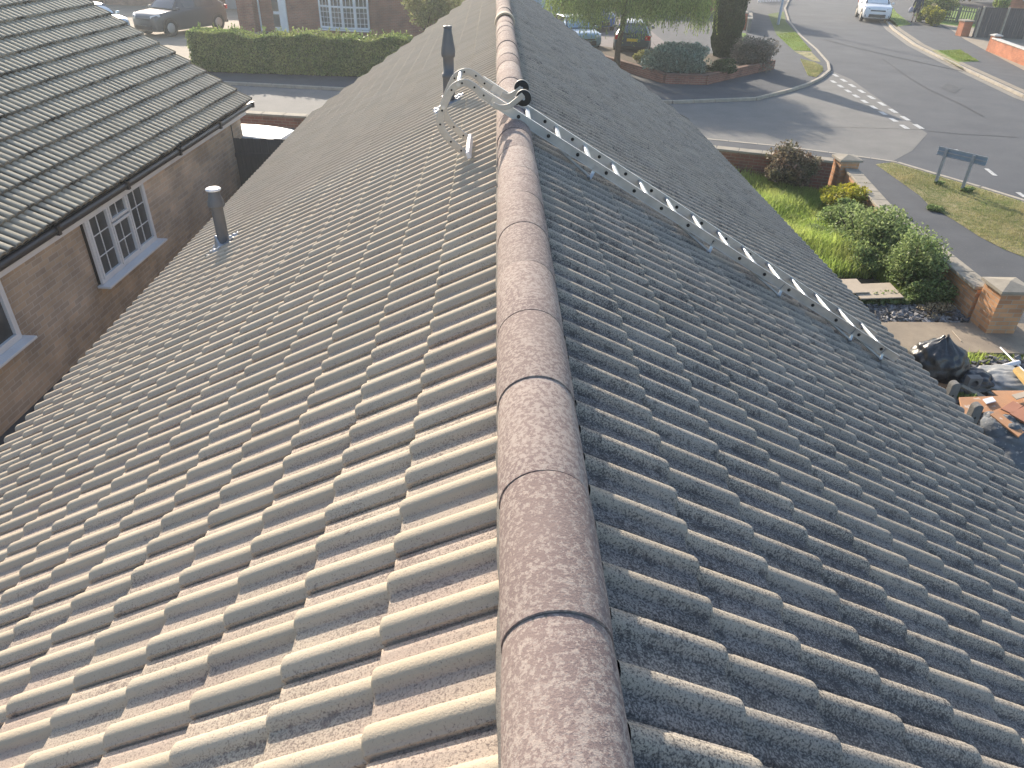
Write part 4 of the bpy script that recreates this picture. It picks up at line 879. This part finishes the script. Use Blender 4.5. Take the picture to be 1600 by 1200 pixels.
# garden beside our roof
gy = [(4.7, 20.6), (5.6, 18.2), (8.0, 17.2), (7.95, 11.15), (7.15, 11.1), (7.1, 12.15), (5.9, 12.25), (5.8, 11.15), (4.2, 11.15), (4.2, 18)]
def inpoly(p, poly):
    x, y = p[:, 0], p[:, 1]; r = np.zeros(len(p), bool); n = len(poly)
    for i in range(n):
        x1, y1 = poly[i]; x2, y2 = poly[(i+1) % n]; c = ((y1 > y) != (y2 > y)) & (x < (x2-x1)*(y-y1)/(y2-y1+1e-12)+x1); r ^= c
    return r
def grass(name, poly, n, h, wdt, M, z=.1, hv=None, label=None):
    a = np.array(poly); lo, hi = a.min(0), a.max(0); p = rng.uniform(lo, hi, (n, 2)); p = p[inpoly(p, poly)]; n = len(p)
    hh = h*rng.uniform(.35, 1.3, n)*(.45+.75*(np.sin(p[:, 0]*2.3+np.cos(p[:, 1]*1.7)*1.5)*.5+.5)*(np.sin(p[:, 1]*2.9+p[:, 0])*.25+.75))
    an = rng.uniform(0, 6.283, n); ln = rng.uniform(.1, .75, n)*hh; d = np.stack([np.cos(an), np.sin(an)], 1)
    b = np.concatenate([p, np.full((n, 1), z)], 1); sd = np.stack([-d[:, 1], d[:, 0], np.zeros(n)], 1)*(wdt*rng.uniform(.6, 1.4, n))[:, None]/2
    md = b.copy(); md[:, :2] += d*ln[:, None]*.35; md[:, 2] += hh*.6; tp = b.copy(); tp[:, :2] += d*ln[:, None]; tp[:, 2] += hh
    V = np.stack([b-sd, b+sd, md+sd*.8, tp+sd*.1, tp-sd*.1, md-sd*.8], 1).reshape(-1, 3)
    i = np.arange(n)[:, None]*6; Q = np.concatenate([i+np.array([[0, 1, 2, 5]]), i+np.array([[5, 2, 3, 4]])], 0)
    v = rng.uniform(0, 1, n)*.6+.4*(np.sin(p[:, 0]*1.9+1)*np.cos(p[:, 1]*1.3)*.5+.5)
    o = npmesh(name, V, Q, M, None, fattr=np.concatenate([v, v])); tag(o, label, 'grass', kind='stuff'); return o
grass('long_grass', gy, 80000, .30, .017, LF_GRASS, label='long bright green grass filling the garden beside the roof')
vp = vr+[(11.6, 10)]+[(13.0, 12)]+[(p[0]-.2, p[1]-.08) for p in near_kerb[5:9]][::-1]
DRYB = leafm('dry_blade', (.46, .40, .20), (.26, .30, .11), .35, .3, 1.)
grass('verge_grass', [tuple(p) for p in vp], 60000, .045, .010, DRYB, z=.106, label='short dry straw coloured grass on the verge round the street sign')
FB = leafm('far_blade', (.20, .28, .05), (.26, .30, .08), .35, .4, 1.)
for nm, l, lab in (('far_verge_grass', [(1213, 54), (1243, 50), (1268, 80), (1240, 79)], 'bright mown grass strip on the far corner by the kerb'), ('roadside_verge_grass', [(1392, 8), (1401, 20), (1424, 38), (1400, 42), (1390, 34), (1388, 10)], 'sunlit grass strip beside the white suv'), ('patch_grass', [(1466, 79), (1500, 78.5), (1529, 95), (1498, 96)], 'small green grass patch set in the right pavement'), ('corner_grass', [(1250, 92), (1272, 97), (1285, 104), (1286, 111), (1275, 121), (1262, 118)], 'worn grass on the tip of the far corner')):
    grass(nm, [P(*p, .1)[:2] for p in l], 9000, .05, .02, FB if 'corner' not in nm else DRYB, z=.107, label=lab)
grass('weeds_by_path', [(4.2, 9.15), (8.3, 9.15), (8.3, 9.4), (4.2, 9.4)], 2500, .12, .012, LF_GRASS, label='weeds along the near edge of the concrete path')

shrub('bronze_shrub', 'round dark bronze shrub against the boundary wall in the lawn corner', (7.1, 17.3, .68), (.68, .6, .62), 9000, .045, LF_RED, 22)
shrub('golden_shrub', 'low yellow green shrub beside the brick garden wall', (7.95, 15.75, .48), (.66, .75, .36), 7500, .045, LF_YEL, 22)
shrub('leafy_bush', 'large mid green bush leaning on the garden wall, middle of three', (7.45, 13.4, .52), (.72, .95, .52), 15000, .036, LF_BUSH, 44)
shrub('feathery_bush', 'tall feathery green bush nearest the brick end pillar', (7.5, 11.8, .58), (.52, .68, .68), 14000, .030, LF_BUSH, 44)
for i, (x, y, z, a, b, c_, lab) in enumerate(((7.5, 14.75, .42, .55, .5, .40, 'small green bush between the golden shrub and the large bush'), (7.1, 12.6, .3, .45, .5, .28, 'low leafy growth on the lawn side of the tall feathery bush'), (7.55, 11.2, .32, .5, .3, .30, 'low brown green growth at the slate chips by the end pillar'), (6.7, 14.2, .18, .35, .5, .14, 'low tufted growth in the middle of the long grass'))):
    shrub('low_bush', lab, (x, y, z), (a, b, c_), 6500, .032, LF_BUSH, 34, group='low bushes in the garden', base=(x, y, .1))
shrub('hedge_weed', 'leafy weeds along the foot of the boundary wall next to our eaves', (5.3, 18.9, .3), (1.0, .35, .32), 5000, .06, LF_BUSH, 22, cat='weeds')
shrub('bramble_patch', 'tangled low weeds between the pale boards and slate chips', (6.6, 11.2, .16), (1.3, .22, .14), 4500, .045, LF_BUSH, 26, cat='weeds')
shrub('pavement_tuft', 'dark grass tuft growing over the edge of the footpath', tuple(Vector(P(1462, 328, .1))+Vector((0, 0, .05))), (.26, .34, .09), 1500, .03, LF_BUSH, 9, cat='weeds')
shrub('sign_tuft', 'green tuft at the foot of the left sign post', tuple(sa+Vector((.05, -.05, .05))), (.17, .17, .08), 700, .03, LF_BUSH, 6, cat='weeds')
shrub('sign_tuft', 'green tuft at the foot of the right sign post', tuple(sb+Vector((.12, -.02, .05))), (.2, .17, .08), 700, .03, LF_BUSH, 6, cat='weeds')
shrub('rubble_weed', 'broad leaved weed growing between black sack and concrete path', (6.75, 9.15, .16), (.28, .2, .13), 700, .07, LF_BUSH, 8, cat='weeds', base=(6.75, 9.15, .1))
shrub('rubble_weed', 'weed growing among the boards beside the holed block', (6.45, 7.95, .22), (.22, .2, .13), 600, .06, LF_BUSH, 8, cat='weeds', base=(6.45, 7.95, .1))
shrub('bare_climber', 'bare tangled twiggy shrub behind our roof edge at the boundary wall', (-4.2, 19.8, .5), (.9, .5, .6), 1800, .035, LF_OLIVE, 12, nst=40)

# hedge
ha, hb_ = Vector(P(306, 113, .1)), Vector(P(640, 124, .1)); hd_ = (hb_-ha); hl_ = hd_.length; u = hd_.normalized(); nrm = Vector((-u.y, u.x, 0))
hg = thing('hedge', 'long clipped green hedge with sunlit top across the side street', 'hedge', ha)
N = 95000; a = rng.uniform(0, hl_, N); face = rng.choice(3, N, p=[.5, .38, .12]); ht = 1.42+.07*np.sin(a*1.7)+.05*np.sin(a*4.1+1)
dp = np.where(face == 0, np.abs(rng.normal(0, .07, N)), rng.uniform(0, 1.15, N)); dp = np.where(face == 2, 1.15-np.abs(rng.normal(0, .07, N)), dp)
dp = dp+.07*np.sin(a*3.3+1.)*np.cos(a*1.2)
z = np.where(face == 1, ht-np.abs(rng.normal(0, .08, N))+.10*rng.power(.15, N)*(rng.uniform(0, 1, N) < .2), rng.uniform(.05, 1, N)*ht)
endj = rng.uniform(0, 1, N) < .05; a = np.where(endj, rng.normal(.03, .06, N), a)
pts = np.array(ha)[None]+np.outer(a, np.array(u))+np.outer(dp, np.array(nrm)); pts[:, 2] = z+.08
sh = []
for _ in range(150):
    a_ = rng.uniform(0, hl_); q = np.array(ha)+a_*np.array(u)+rng.uniform(0, 1.1)*np.array(nrm); L_ = rng.uniform(.08, .34); dx_, dy_ = rng.normal(0, .25, 2)
    for t_ in np.arange(0, L_, .025): sh.append((q[0]+dx_*t_, q[1]+dy_*t_, 1.47+t_))
leaves('foliage', np.concatenate([pts, np.array(sh)]), .055, LF_HEDGE, hg)
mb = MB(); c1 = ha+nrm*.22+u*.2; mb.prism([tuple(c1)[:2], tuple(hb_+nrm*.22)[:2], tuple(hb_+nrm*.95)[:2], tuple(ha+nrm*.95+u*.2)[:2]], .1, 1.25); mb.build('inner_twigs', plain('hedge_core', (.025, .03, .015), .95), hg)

# trees on the far side
def tree(name, label, base, trunk_top, c, r, n, size, M, ncl=30, cat='tree', tr=.12, limbs=8, cl=.4, dirs=None):
    o = thing(name, label, cat, base); mb = MB(); b, t = Vector(base), Vector(trunk_top); mb.tube([b, b.lerp(t, .5)+Vector((.05, .03, 0)), t], [tr, tr*.8, tr*.6], 10)
    for k in range(limbs):
        a = k*2.4; e = Vector((c[0]+math.cos(a)*r[0]*.75, c[1]+math.sin(a)*r[1]*.75, c[2]+random.uniform(-.2, .6)*r[2])); mb.tube([t, t.lerp(e, .5)+Vector((0, 0, .15)), e], [tr*.45, tr*.25, .012], 6)
    mb.build('trunk', BARK, o); pts = blob(c, r, n, ncl=ncl, cl=cl); leaves('crown', pts, size, M, o, dirs=dirs); return o
tb = P(964, 104, .3)
wt_ = thing('weeping_tree', 'weeping tree with drooping green strands over the parked cars', 'tree', tb)
mb = MB(); b = Vector(tb); tp = b+Vector((.15, .3, 2.3)); mb.tube([b, b+Vector((-.03, .05, .7)), b+Vector((.1, .2, 1.5)), tp], [.15, .12, .11, .09], 10); CP = []; DR = []
for k in range(46):
    an = k*2.399; rr = 3.2*math.sqrt((k+.5)/46); e = b+Vector((.3+math.cos(an)*rr*1.08, .6+math.sin(an)*rr*.9, 3.1+.5*(1-rr/3.2)+random.uniform(-.35, .35))); e.x += .0
    mb.tube([tp, tp.lerp(e, .55)+Vector((0, 0, .5)), e], [.05, .03, .012], 6)
    ns = 74
    for s_ in range(ns):
        o_ = e+Vector((random.gauss(0, .3), random.gauss(0, .3), random.uniform(-.05, .2))); Ln = random.uniform(.7, 1.75)*(1.0 if rr > 1.6 else .75); sw = Vector((random.gauss(0, .1), random.gauss(0, .1), 0))
        for q in np.arange(0, Ln, .05): CP.append((o_.x+sw.x*q+random.gauss(0, .02), o_.y+sw.y*q+random.gauss(0, .02), o_.z-q)); DR.append((sw.x, sw.y, -1))
    for q in range(90): v = rng.normal(size=3)*(.32, .32, .14); CP.append((e.x+v[0], e.y+v[1], e.z+.1+v[2])); DR.append((rng.normal()*.5, rng.normal()*.5, -.6))
mb.build('trunk', BARK, wt_); CP = np.array(CP); kp = CP[:, 2] > 1.15-.35*np.sin(CP[:, 0]*3); leaves('crown', CP[kp], .034, LF_WIL, wt_, elong=2.6, dirs=np.array(DR)[kp])
cb = P(1126, 97, .1)
cy = thing('cypress', 'dark columnar cypress at the far street corner', 'tree', cb); N = 60000
z = rng.uniform(0, 1, N); pr_ = .62*np.minimum(1, .55+z*2.2)*(1-np.maximum(0, z-.5)**2*3.4); th_ = rng.uniform(0, 6.283, N)
bump_ = 1+.10*np.sin(th_*5+z*9)+.08*np.sin(th_*9-z*23); rr = pr_*bump_*(1-np.abs(rng.normal(0, .09, N)))
pts = np.stack([cb[0]+.05+rr*np.cos(th_), cb[1]+rr*np.sin(th_), .2+z*4.4], 1); leaves('crown', pts, .05, LF_CYP, cy, elong=2.4, dirs=np.stack([np.cos(th_)*.5, np.sin(th_)*.5, np.ones(N)*1.3], 1))
mb = MB(); mb.tube([cb, (cb[0], cb[1], 2), (cb[0], cb[1], 4)], [.12, .28, .05], 8); mb.build('trunk', plain('cypress_core', (.03, .035, .02), .95), cy)
c = P(1062, 108, .5); shrub('silver_shrub', 'silvery blue leaved shrub spilling over the low corner wall', (c[0]+.0, c[1]+.3, .85), (1.75, 1.0, .72), 16000, .06, LF_BLUE, 34)
c = P(1184, 92, .6); shrub('mauve_shrub', 'rounded mauve grey shrub at the pavement corner', (c[0], c[1]+.2, .88), (1.15, 1.0, .74), 14000, .05, LF_PUR, 30)
c = P(1128, 112, .4); shrub('dark_shrub', 'dark green shrub between the silver and mauve shrubs', (c[0], c[1], .55), (.75, .6, .38), 6000, .05, LF_CYP, 20)
c = P(1006, 96, .4); shrub('pale_bush', 'small pale green bush right of the leaning trunk', (c[0], c[1], .55), (.7, .55, .32), 4000, .05, LF_OLIVE, 16)
tree('dark_evergreen', 'dark evergreen beyond the cypress above the shaded pavement', (P(1150, 40)[0]+.8, P(1150, 40)[1]+5.5, .1), (P(1150, 40)[0]+.8, P(1150, 40)[1]+5.5, 1.4), (P(1150, 40)[0]+.8, P(1150, 40)[1]+5.5, 2.3), (2.3, 2.2, 2.2), 26000, .09, LF_CYP, 34)
tree('garden_tree', 'light olive tree in front of the brick house by our verge', P(668, 92, .1), tuple(Vector(P(668, 92, .1))+Vector((0, 0, 1.))), tuple(Vector(P(668, 92, .1))+Vector((.2, .2, 2.0))), (1.7, 1.3, 1.35), 9500, .06, LF_OLIVE, 40, tr=.07, cl=.30)
# gardens beyond the main road
c = P(1462, 30, .5); shrub('golden_bush', 'bright yellow green bush at the start of the picket fence', (c[0], c[1]+.3, .8), (.75, .9, .75), 6000, .07, LF_YEL, 18)
c = P(1478, 26, .5); shrub('clipped_bush', 'rounded green bush behind the picket fence', (c[0]+.3, c[1]+2.2, .9), (1.5, 1.3, .95), 8000, .08, leafm('fresh_leaf', (.16, .20, .04), (.2, .24, .06)), 20)
c = P(1446, 26, .5); shrub('verge_bush', 'small green bush on the pavement edge behind the person', (c[0]+.2, c[1]+.8, .45), (.45, .6, .42), 2500, .06, LF_HEDGE, 12)
c = P(1452, 28, .5); shrub('straw_bush', 'straw coloured dried bush between the green bushes', (c[0]+.3, c[1]+.4, .75), (.5, .6, .65), 3500, .06, leafm('straw_leaf', (.34, .29, .16), (.26, .24, .12), .4, .3), 12)
for i, (px, py, dx, r_, lab, mt) in enumerate(((1500, 12, 0, (2.6, 2, 1.9), 'dark leafy tree behind the picket fence garden', LF_CYP), (1540, 10, .5, (2.4, 2, 1.5), 'olive bushy tree above the board fence', LF_OLIVE), (1440, -6, 0, (2.2, 2.4, 2.0), 'dark tree at the top edge above the person', LF_CYP))):
    q = P(px, py, 0); b = (q[0]+dx, q[1]+3.5, .1); tree('garden_tree', lab, b, (b[0], b[1], .9), (b[0], b[1], 1.9), r_, 14000, .11, mt, 26)
c = P(1566, 28, .5); shrub('round_bush', 'rounded green bush against the orange brick house corner', (c[0]+.4, c[1]+1.5, 1.1), (.8, .8, .95), 5000, .08, LF_HEDGE, 16)

# ============================================================ RUBBISH AND RUBBLE BY THE PATH
def crumple(name, label, cat, c, r, M, amp=.12, n=40, seed=1, knot=False):
    rs = np.random.default_rng(seed); k = rs.normal(size=(26, 3))*4.2; ph = rs.uniform(0, 6.28, 26); mb = MB(); vs = []
    for i in range(n+1):
        for j in range(n):
            a, b = math.pi*i/n, 2*math.pi*j/n; d = np.array([math.sin(a)*math.cos(b), math.sin(a)*math.sin(b), math.cos(a)])
            f = 1+amp*sum(abs(math.sin(k[q] @ d+ph[q]))-.6 for q in range(26))/6
            p = d*f*np.array(r); 
            if knot and d[2] > .75: p[:2] *= max(.18, (1-d[2])*4); p[2] += (d[2]-.75)*.45
            p[2] = max(p[2], -r[2]*.7); vs.append((c[0]+p[0], c[1]+p[1], c[2]+p[2]))
    mb.add(vs, [(i*n+j, (i+1)*n+j, (i+1)*n+(j+1) % n, i*n+(j+1) % n) for i in range(n) for j in range(n)], False); o = mb.build(name, M); return tag(o, label, cat)
SACK = mat('black_sack', (.02, .02, .022), (.04, .04, .043), 6, .30, 1., 22, spec=.8, c3=(.12, .11, .10), s3=5, t3=.6, w3=.15)
crumple('rubbish_sack', 'shiny black rubbish sack slumped beside the concrete path', 'rubbish sack', (6.35, 8.72, .36), (.40, .34, .36), SACK, .16, 56, 3, True)
crumple('rubbish_sack', 'lower flattened end of black sacking right of the big sack', 'rubbish sack', (6.78, 8.45, .22), (.27, .24, .18), SACK, .2, 40, 5)
CBLK = mat('grey_concrete', (.24, .235, .22), (.17, .165, .16), 9, .93, .6, 60)
ph_ = thing('holed_block', 'small grey concrete block with a round hole in front of the black sack', 'block', (6.5, 8.15, .2)); mb = MB()
q = atY(1520, 597, 8.2); cc = q; n = 24; v = []; s_ = .088
for y in (-.05, .05):
    for k in range(n):
        a = 2*math.pi*k/n; v.append((cc.x+.052*math.cos(a), cc.y+y, cc.z+.052*math.sin(a)))
    for k in range(n):
        a = 2*math.pi*k/n; m_ = max(abs(math.cos(a)), abs(math.sin(a))); v.append((cc.x+s_*math.cos(a)/m_, cc.y+y, cc.z+s_*math.sin(a)/m_))
fs = []
for k in range(n):
    l = (k+1) % n; fs += [(k, l, n+l, n+k), (2*n+k, 3*n+k, 3*n+l, 2*n+l), (k, 2*n+k, 2*n+l, l), (n+k, n+l, 3*n+l, 3*n+k)]
mb.add(v, fs); mb.build('block_body', CBLK, ph_)
mb = MB(); mb.box((cc.x, cc.y+.02, (cc.z-s_)/2+.02), (.22, .22, cc.z-s_-.06)); mb.build('block_base', CBLK, ph_)
for i, (px, py, lab) in enumerate(((1494, 596, 'rounded grey concrete post nearer the black sack'), (1529, 630, 'rounded grey concrete post nearer the rubble heap'))):
    t = atY(px, py, 7.35-.45*i); r = thing('concrete_post', lab, 'post', (t.x, t.y, .1)); mb = MB(); mb.box((t.x, t.y, (t.z-.05+.1)/2), (.11, .09, t.z-.05-.1))
    v = []; n = 10
    for y in (-.045, .045):
        for k in range(n+1): a = math.pi*k/n; v.append((t.x+.055*math.cos(a), t.y+y, t.z-.05+.045*math.sin(a)))
    mb.add(v, [tuple(range(n+1))[::-1], tuple(range(n+1, 2*n+2))]+[(k, k+1, n+2+k, n+1+k) for k in range(n)]); mb.build('shaft', CBLK, r, bevel=.004)
    mb = MB()
    for z in (.18, .42): mb.lathe([(.012, 0), (.012, .004), (0, .004)], (t.x, t.y-.046, t.z-z), 10, axis=(0, -1, 0))
    mb.build('bolt_hole', RUBBER, r)
def board(name, label, cat, pix, z, th, M, tilt=(0, 0), group=None):
    pts = [Vector(P(*p, z)) for p in pix]; c = sum(pts, Vector())/len(pts); vs = []
    for h in (0, th):
        for i, p in enumerate(pts): vs.append(p+Vector((0, 0, h+(p.x-c.x)*tilt[0]+(p.y-c.y)*tilt[1])))
    n = len(pts); mb = MB(); A = sum(pts[i].x*pts[(i+1) % n].y-pts[(i+1) % n].x*pts[i].y for i in range(n)); fs = [tuple(range(n))[::-1], tuple(range(n, 2*n))]+[(i, (i+1) % n, n+(i+1) % n, n+i) for i in range(n)]
    if A < 0: fs = [f[::-1] for f in fs]
    mb.add(vs, fs); return tag(mb.build(name, M, bevel=.003), label, cat, group)
PLY = mat('pale_board', (.50, .42, .33), (.42, .35, .27), 3, .8, .1); ORB = mat('orange_board', (.55, .30, .16), (.46, .25, .14), 2.5, .8, .2, 40, c3=(.62, .5, .4), s3=9, t3=.62)
TER = mat('terracotta_board', (.42, .20, .13), (.36, .17, .11), 4, .85, .2); SHEETM = mat('grey_sheet', (.38, .38, .36), (.24, .25, .26), 5, .6, .5, 12)
board('pale_board', 'larger pale board lying at the edge of the lawn', 'board', [(1320, 446), (1390, 443), (1412, 466), (1345, 468)], .27, .02, PLY)
board('pale_board', 'smaller pale board lying on top at the eaves end', 'board', [(1300, 438), (1338, 437), (1358, 458), (1310, 460)], .30, .02, PLY)
board('orange_board', 'large orange board sloping over the rubble heap', 'board', [(1497, 624), (1560, 622), (1610, 655), (1610, 668), (1568, 650), (1530, 645), (1505, 655)], .45, .02, ORB, (.0, .05))
board('orange_board', 'upper orange brown board beside the weed', 'board', [(1548, 612), (1610, 612), (1620, 636), (1575, 632)], .40, .02, ORB)
board('plaster_scrap', 'pale plaster scrap left on the orange boards', 'board', [(1535, 625), (1550, 621), (1556, 628), (1541, 632)], .50, .015, WHITEP)
board('plaster_scrap', 'pale plaster scrap at the right end of the orange boards', 'board', [(1580, 618), (1600, 613), (1606, 620), (1588, 625)], .47, .015, PLY)
board('orange_board', 'narrow orange brown board tilted over the front of the heap', 'board', [(1546, 650), (1556, 646), (1600, 676), (1592, 682)], .50, .02, ORB, (.08, .1))
board('terracotta_tile', 'terracotta slab upper of the two on the boards', 'slab', [(1563, 640), (1582, 628), (1598, 636), (1580, 648)], .52, .02, TER)
board('terracotta_tile', 'terracotta slab lower of the two on the boards', 'slab', [(1577, 648), (1600, 636), (1625, 650), (1605, 664)], .52, .02, TER)
board('yellow_timber', 'short bright yellow timber offcut at the right edge', 'timber', [(1582, 580), (1590, 577), (1612, 600), (1603, 606)], .40, .05, mat('fresh_wood', (.62, .42, .16), (.55, .36, .13), 6, .7))
crumple('grey_sheeting', 'crumpled grey plastic sheeting right of the holed block', 'sheeting', tuple(P(1568, 598, .2)), (.48, .34, .17), SHEETM, .3, 44, 9)
def pipe(name, label, a, b, r, M):
    mb = MB(); mb.tube([a, b], r, 12); return tag(mb.build(name, M), label, 'pipe')
pipe('drain_pipe', 'grey plastic pipe lying from the black sack to the right edge', P(1532, 582, .22), P(1592, 566, .30), .035, WHITEP)
pipe('white_rod', 'thin white rod leaning across the path edge', P(1563, 543, .25), P(1612, 592, .30), .012, WHITEP)
pipe('yellow_cane', 'thin pale cane lying on the concrete path', P(1488, 517, .17), P(1502, 533, .17), .007, PLY)
DST = mat('blue_stone', (.20, .215, .23), (.12, .13, .14), 5, .9, .9, 24, c3=(.4, .38, .35), s3=20, t3=.6)
for px, py, z, r_, lab, sd in ((1558, 672, .35, (.22, .2, .16), 'square grey stone lump on the heap beside the second post', 11), (1578, 690, .25, (.34, .3, .22), 'large blue grey rock in the rubble heap', 12), (1590, 715, .15, (.36, .3, .2), 'lowest dark rock at the right edge by our eaves', 13), (1548, 655, .4, (.12, .1, .09), 'small pale stone just right of the second post', 14), (1572, 660, .42, (.15, .1, .1), 'pale cracked stone under the orange board', 15)):
    crumple('rock', lab, 'rock', P(px, py, z), r_, DST, .22, 26, sd)
# gravel and slate chips beside the path
cp = []; N = 1500; x = rng.uniform(4.3, 8.2, N); y = rng.uniform(10.42, 11.0, N)
leaves_ = None
def chips(name, label, X, Y, Z, size, M):
    n = len(X); C = np.stack([X, Y, Z], 1); d = unit(rng.normal(size=(n, 3))*(1, 1, .3)); q = unit(np.cross(d, rng.normal(size=(n, 3))*(.4, .4, 1))); r = np.cross(d, q); s = (size*rng.uniform(.5, 1.5, n))[:, None]
    cs = [C+(a*d*.5+b*q*.35+c*r*.12)*s for a in (-1, 1) for b in (-1, 1) for c in (-1, 1)]
    V = np.stack(cs, 1).reshape(-1, 3); Fb = np.array([(0, 1, 3, 2), (4, 6, 7, 5), (0, 4, 5, 1), (2, 3, 7, 6), (0, 2, 6, 4), (1, 5, 7, 3)]); Q = (Fb[None]+(np.arange(n)*8)[:, None, None]).reshape(-1, 4)
    o = npmesh(name, V, Q, M, None, fattr=rng.uniform(0, 1, n).repeat(6)); return tag(o, label, 'gravel', kind='stuff')
CH = mat('slate_chip', (.24, .23, .23), (.12, .12, .125), 9, .7, attr='var', amp=.6)
chips('slate_chips', 'loose grey slate chips between the lawn and concrete path', x, y, np.full(N, .13)+rng.uniform(0, .03, N), .075, CH)
for k, (px, py, z, r_) in enumerate(((1545, 640, .42, .05), (1556, 664, .45, .05), (1590, 690, .3, .09), (1548, 610, .2, .05), (1508, 612, .25, .05), (1568, 700, .12, .08), (1600, 670, .3, .08), (1540, 668, .35, .06), (1584, 668, .5, .06), (1560, 682, .3, .07))):
    crumple('stone', 'broken fist sized stone in the rubble by the eaves', 'stone', P(px, py, z), (r_*1.2, r_, r_*.8), DST if k % 3 else CBLK, .3, 16, 30+k)['group'] = 'broken stones in the rubble'
board('wood_offcut', 'long narrow wood offcut between the two concrete posts', 'timber', [(1500, 606), (1504, 603), (1540, 622), (1536, 626)], .35, .03, WOODG)
board('wood_offcut', 'short weathered wood offcut at the foot of the black sack', 'timber', [(1465, 598), (1492, 602), (1490, 609), (1463, 605)], .2, .03, ORB)
board('grey_plank', 'grey plank lying under the holed block towards the right', 'timber', [(1528, 601), (1550, 600), (1551, 604), (1529, 606)], .2, .03, PLY)
N = 2200; chips('rubble_bits', 'small broken stones scattered round the rubbish', rng.uniform(4.0, 8.2, N), rng.uniform(6.3, 9.3, N), .12+rng.uniform(0, .06, N), .075, CH)
shrub('dry_twigs', 'pile of dry straw coloured twigs on the slate chips', (7.45, 10.75, .2), (.4, .3, .1), 900, .02, leafm('twig', (.42, .33, .2), (.3, .24, .15), .4, 0), 8, cat='twigs', nst=30)

# groups of look-alikes and separate repeats
GR = {'rubbish_sack': 'black sacks by the path', 'rubble_weed': 'weeds among the rubble', 'sign_tuft': 'tufts at the sign posts', 'concrete_post': 'grey concrete posts', 'pale_board': 'pale boards on the lawn edge',
      'orange_board': 'orange boards on the heap', 'terracotta_tile': 'terracotta slabs on the boards', 'rock': 'rocks in the rubble heap', 'garden_tree': 'trees in the gardens'}
for o in bpy.data.objects:
    if o.parent is None and o.name.split('.')[0] in GR: o['group'] = GR[o.name.split('.')[0]]
    if o.parent is None and o.get('category') == 'car' and not o.name.startswith('white_suv'): o['group'] = 'parked cars'
# ------------------------------------------------------------ added air volume standing in for sun glare in the lens
hz = MB(); hz.box((15, 35, 4.0), (190, 180, 10.4)); hm = bpy.data.materials.new('haze'); hm.use_nodes = True; n = hm.node_tree.nodes
n.remove(n['Principled BSDF']); v = n.new('ShaderNodeVolumePrincipled'); v.inputs['Color'].default_value = (.86, .93, 1, 1); v.inputs['Density'].default_value = .0012; v.inputs['Anisotropy'].default_value = .5
hm.node_tree.links.new(v.outputs[0], n['Material Output'].inputs['Volume']); tag(hz.build('haze', hm), kind='stuff')
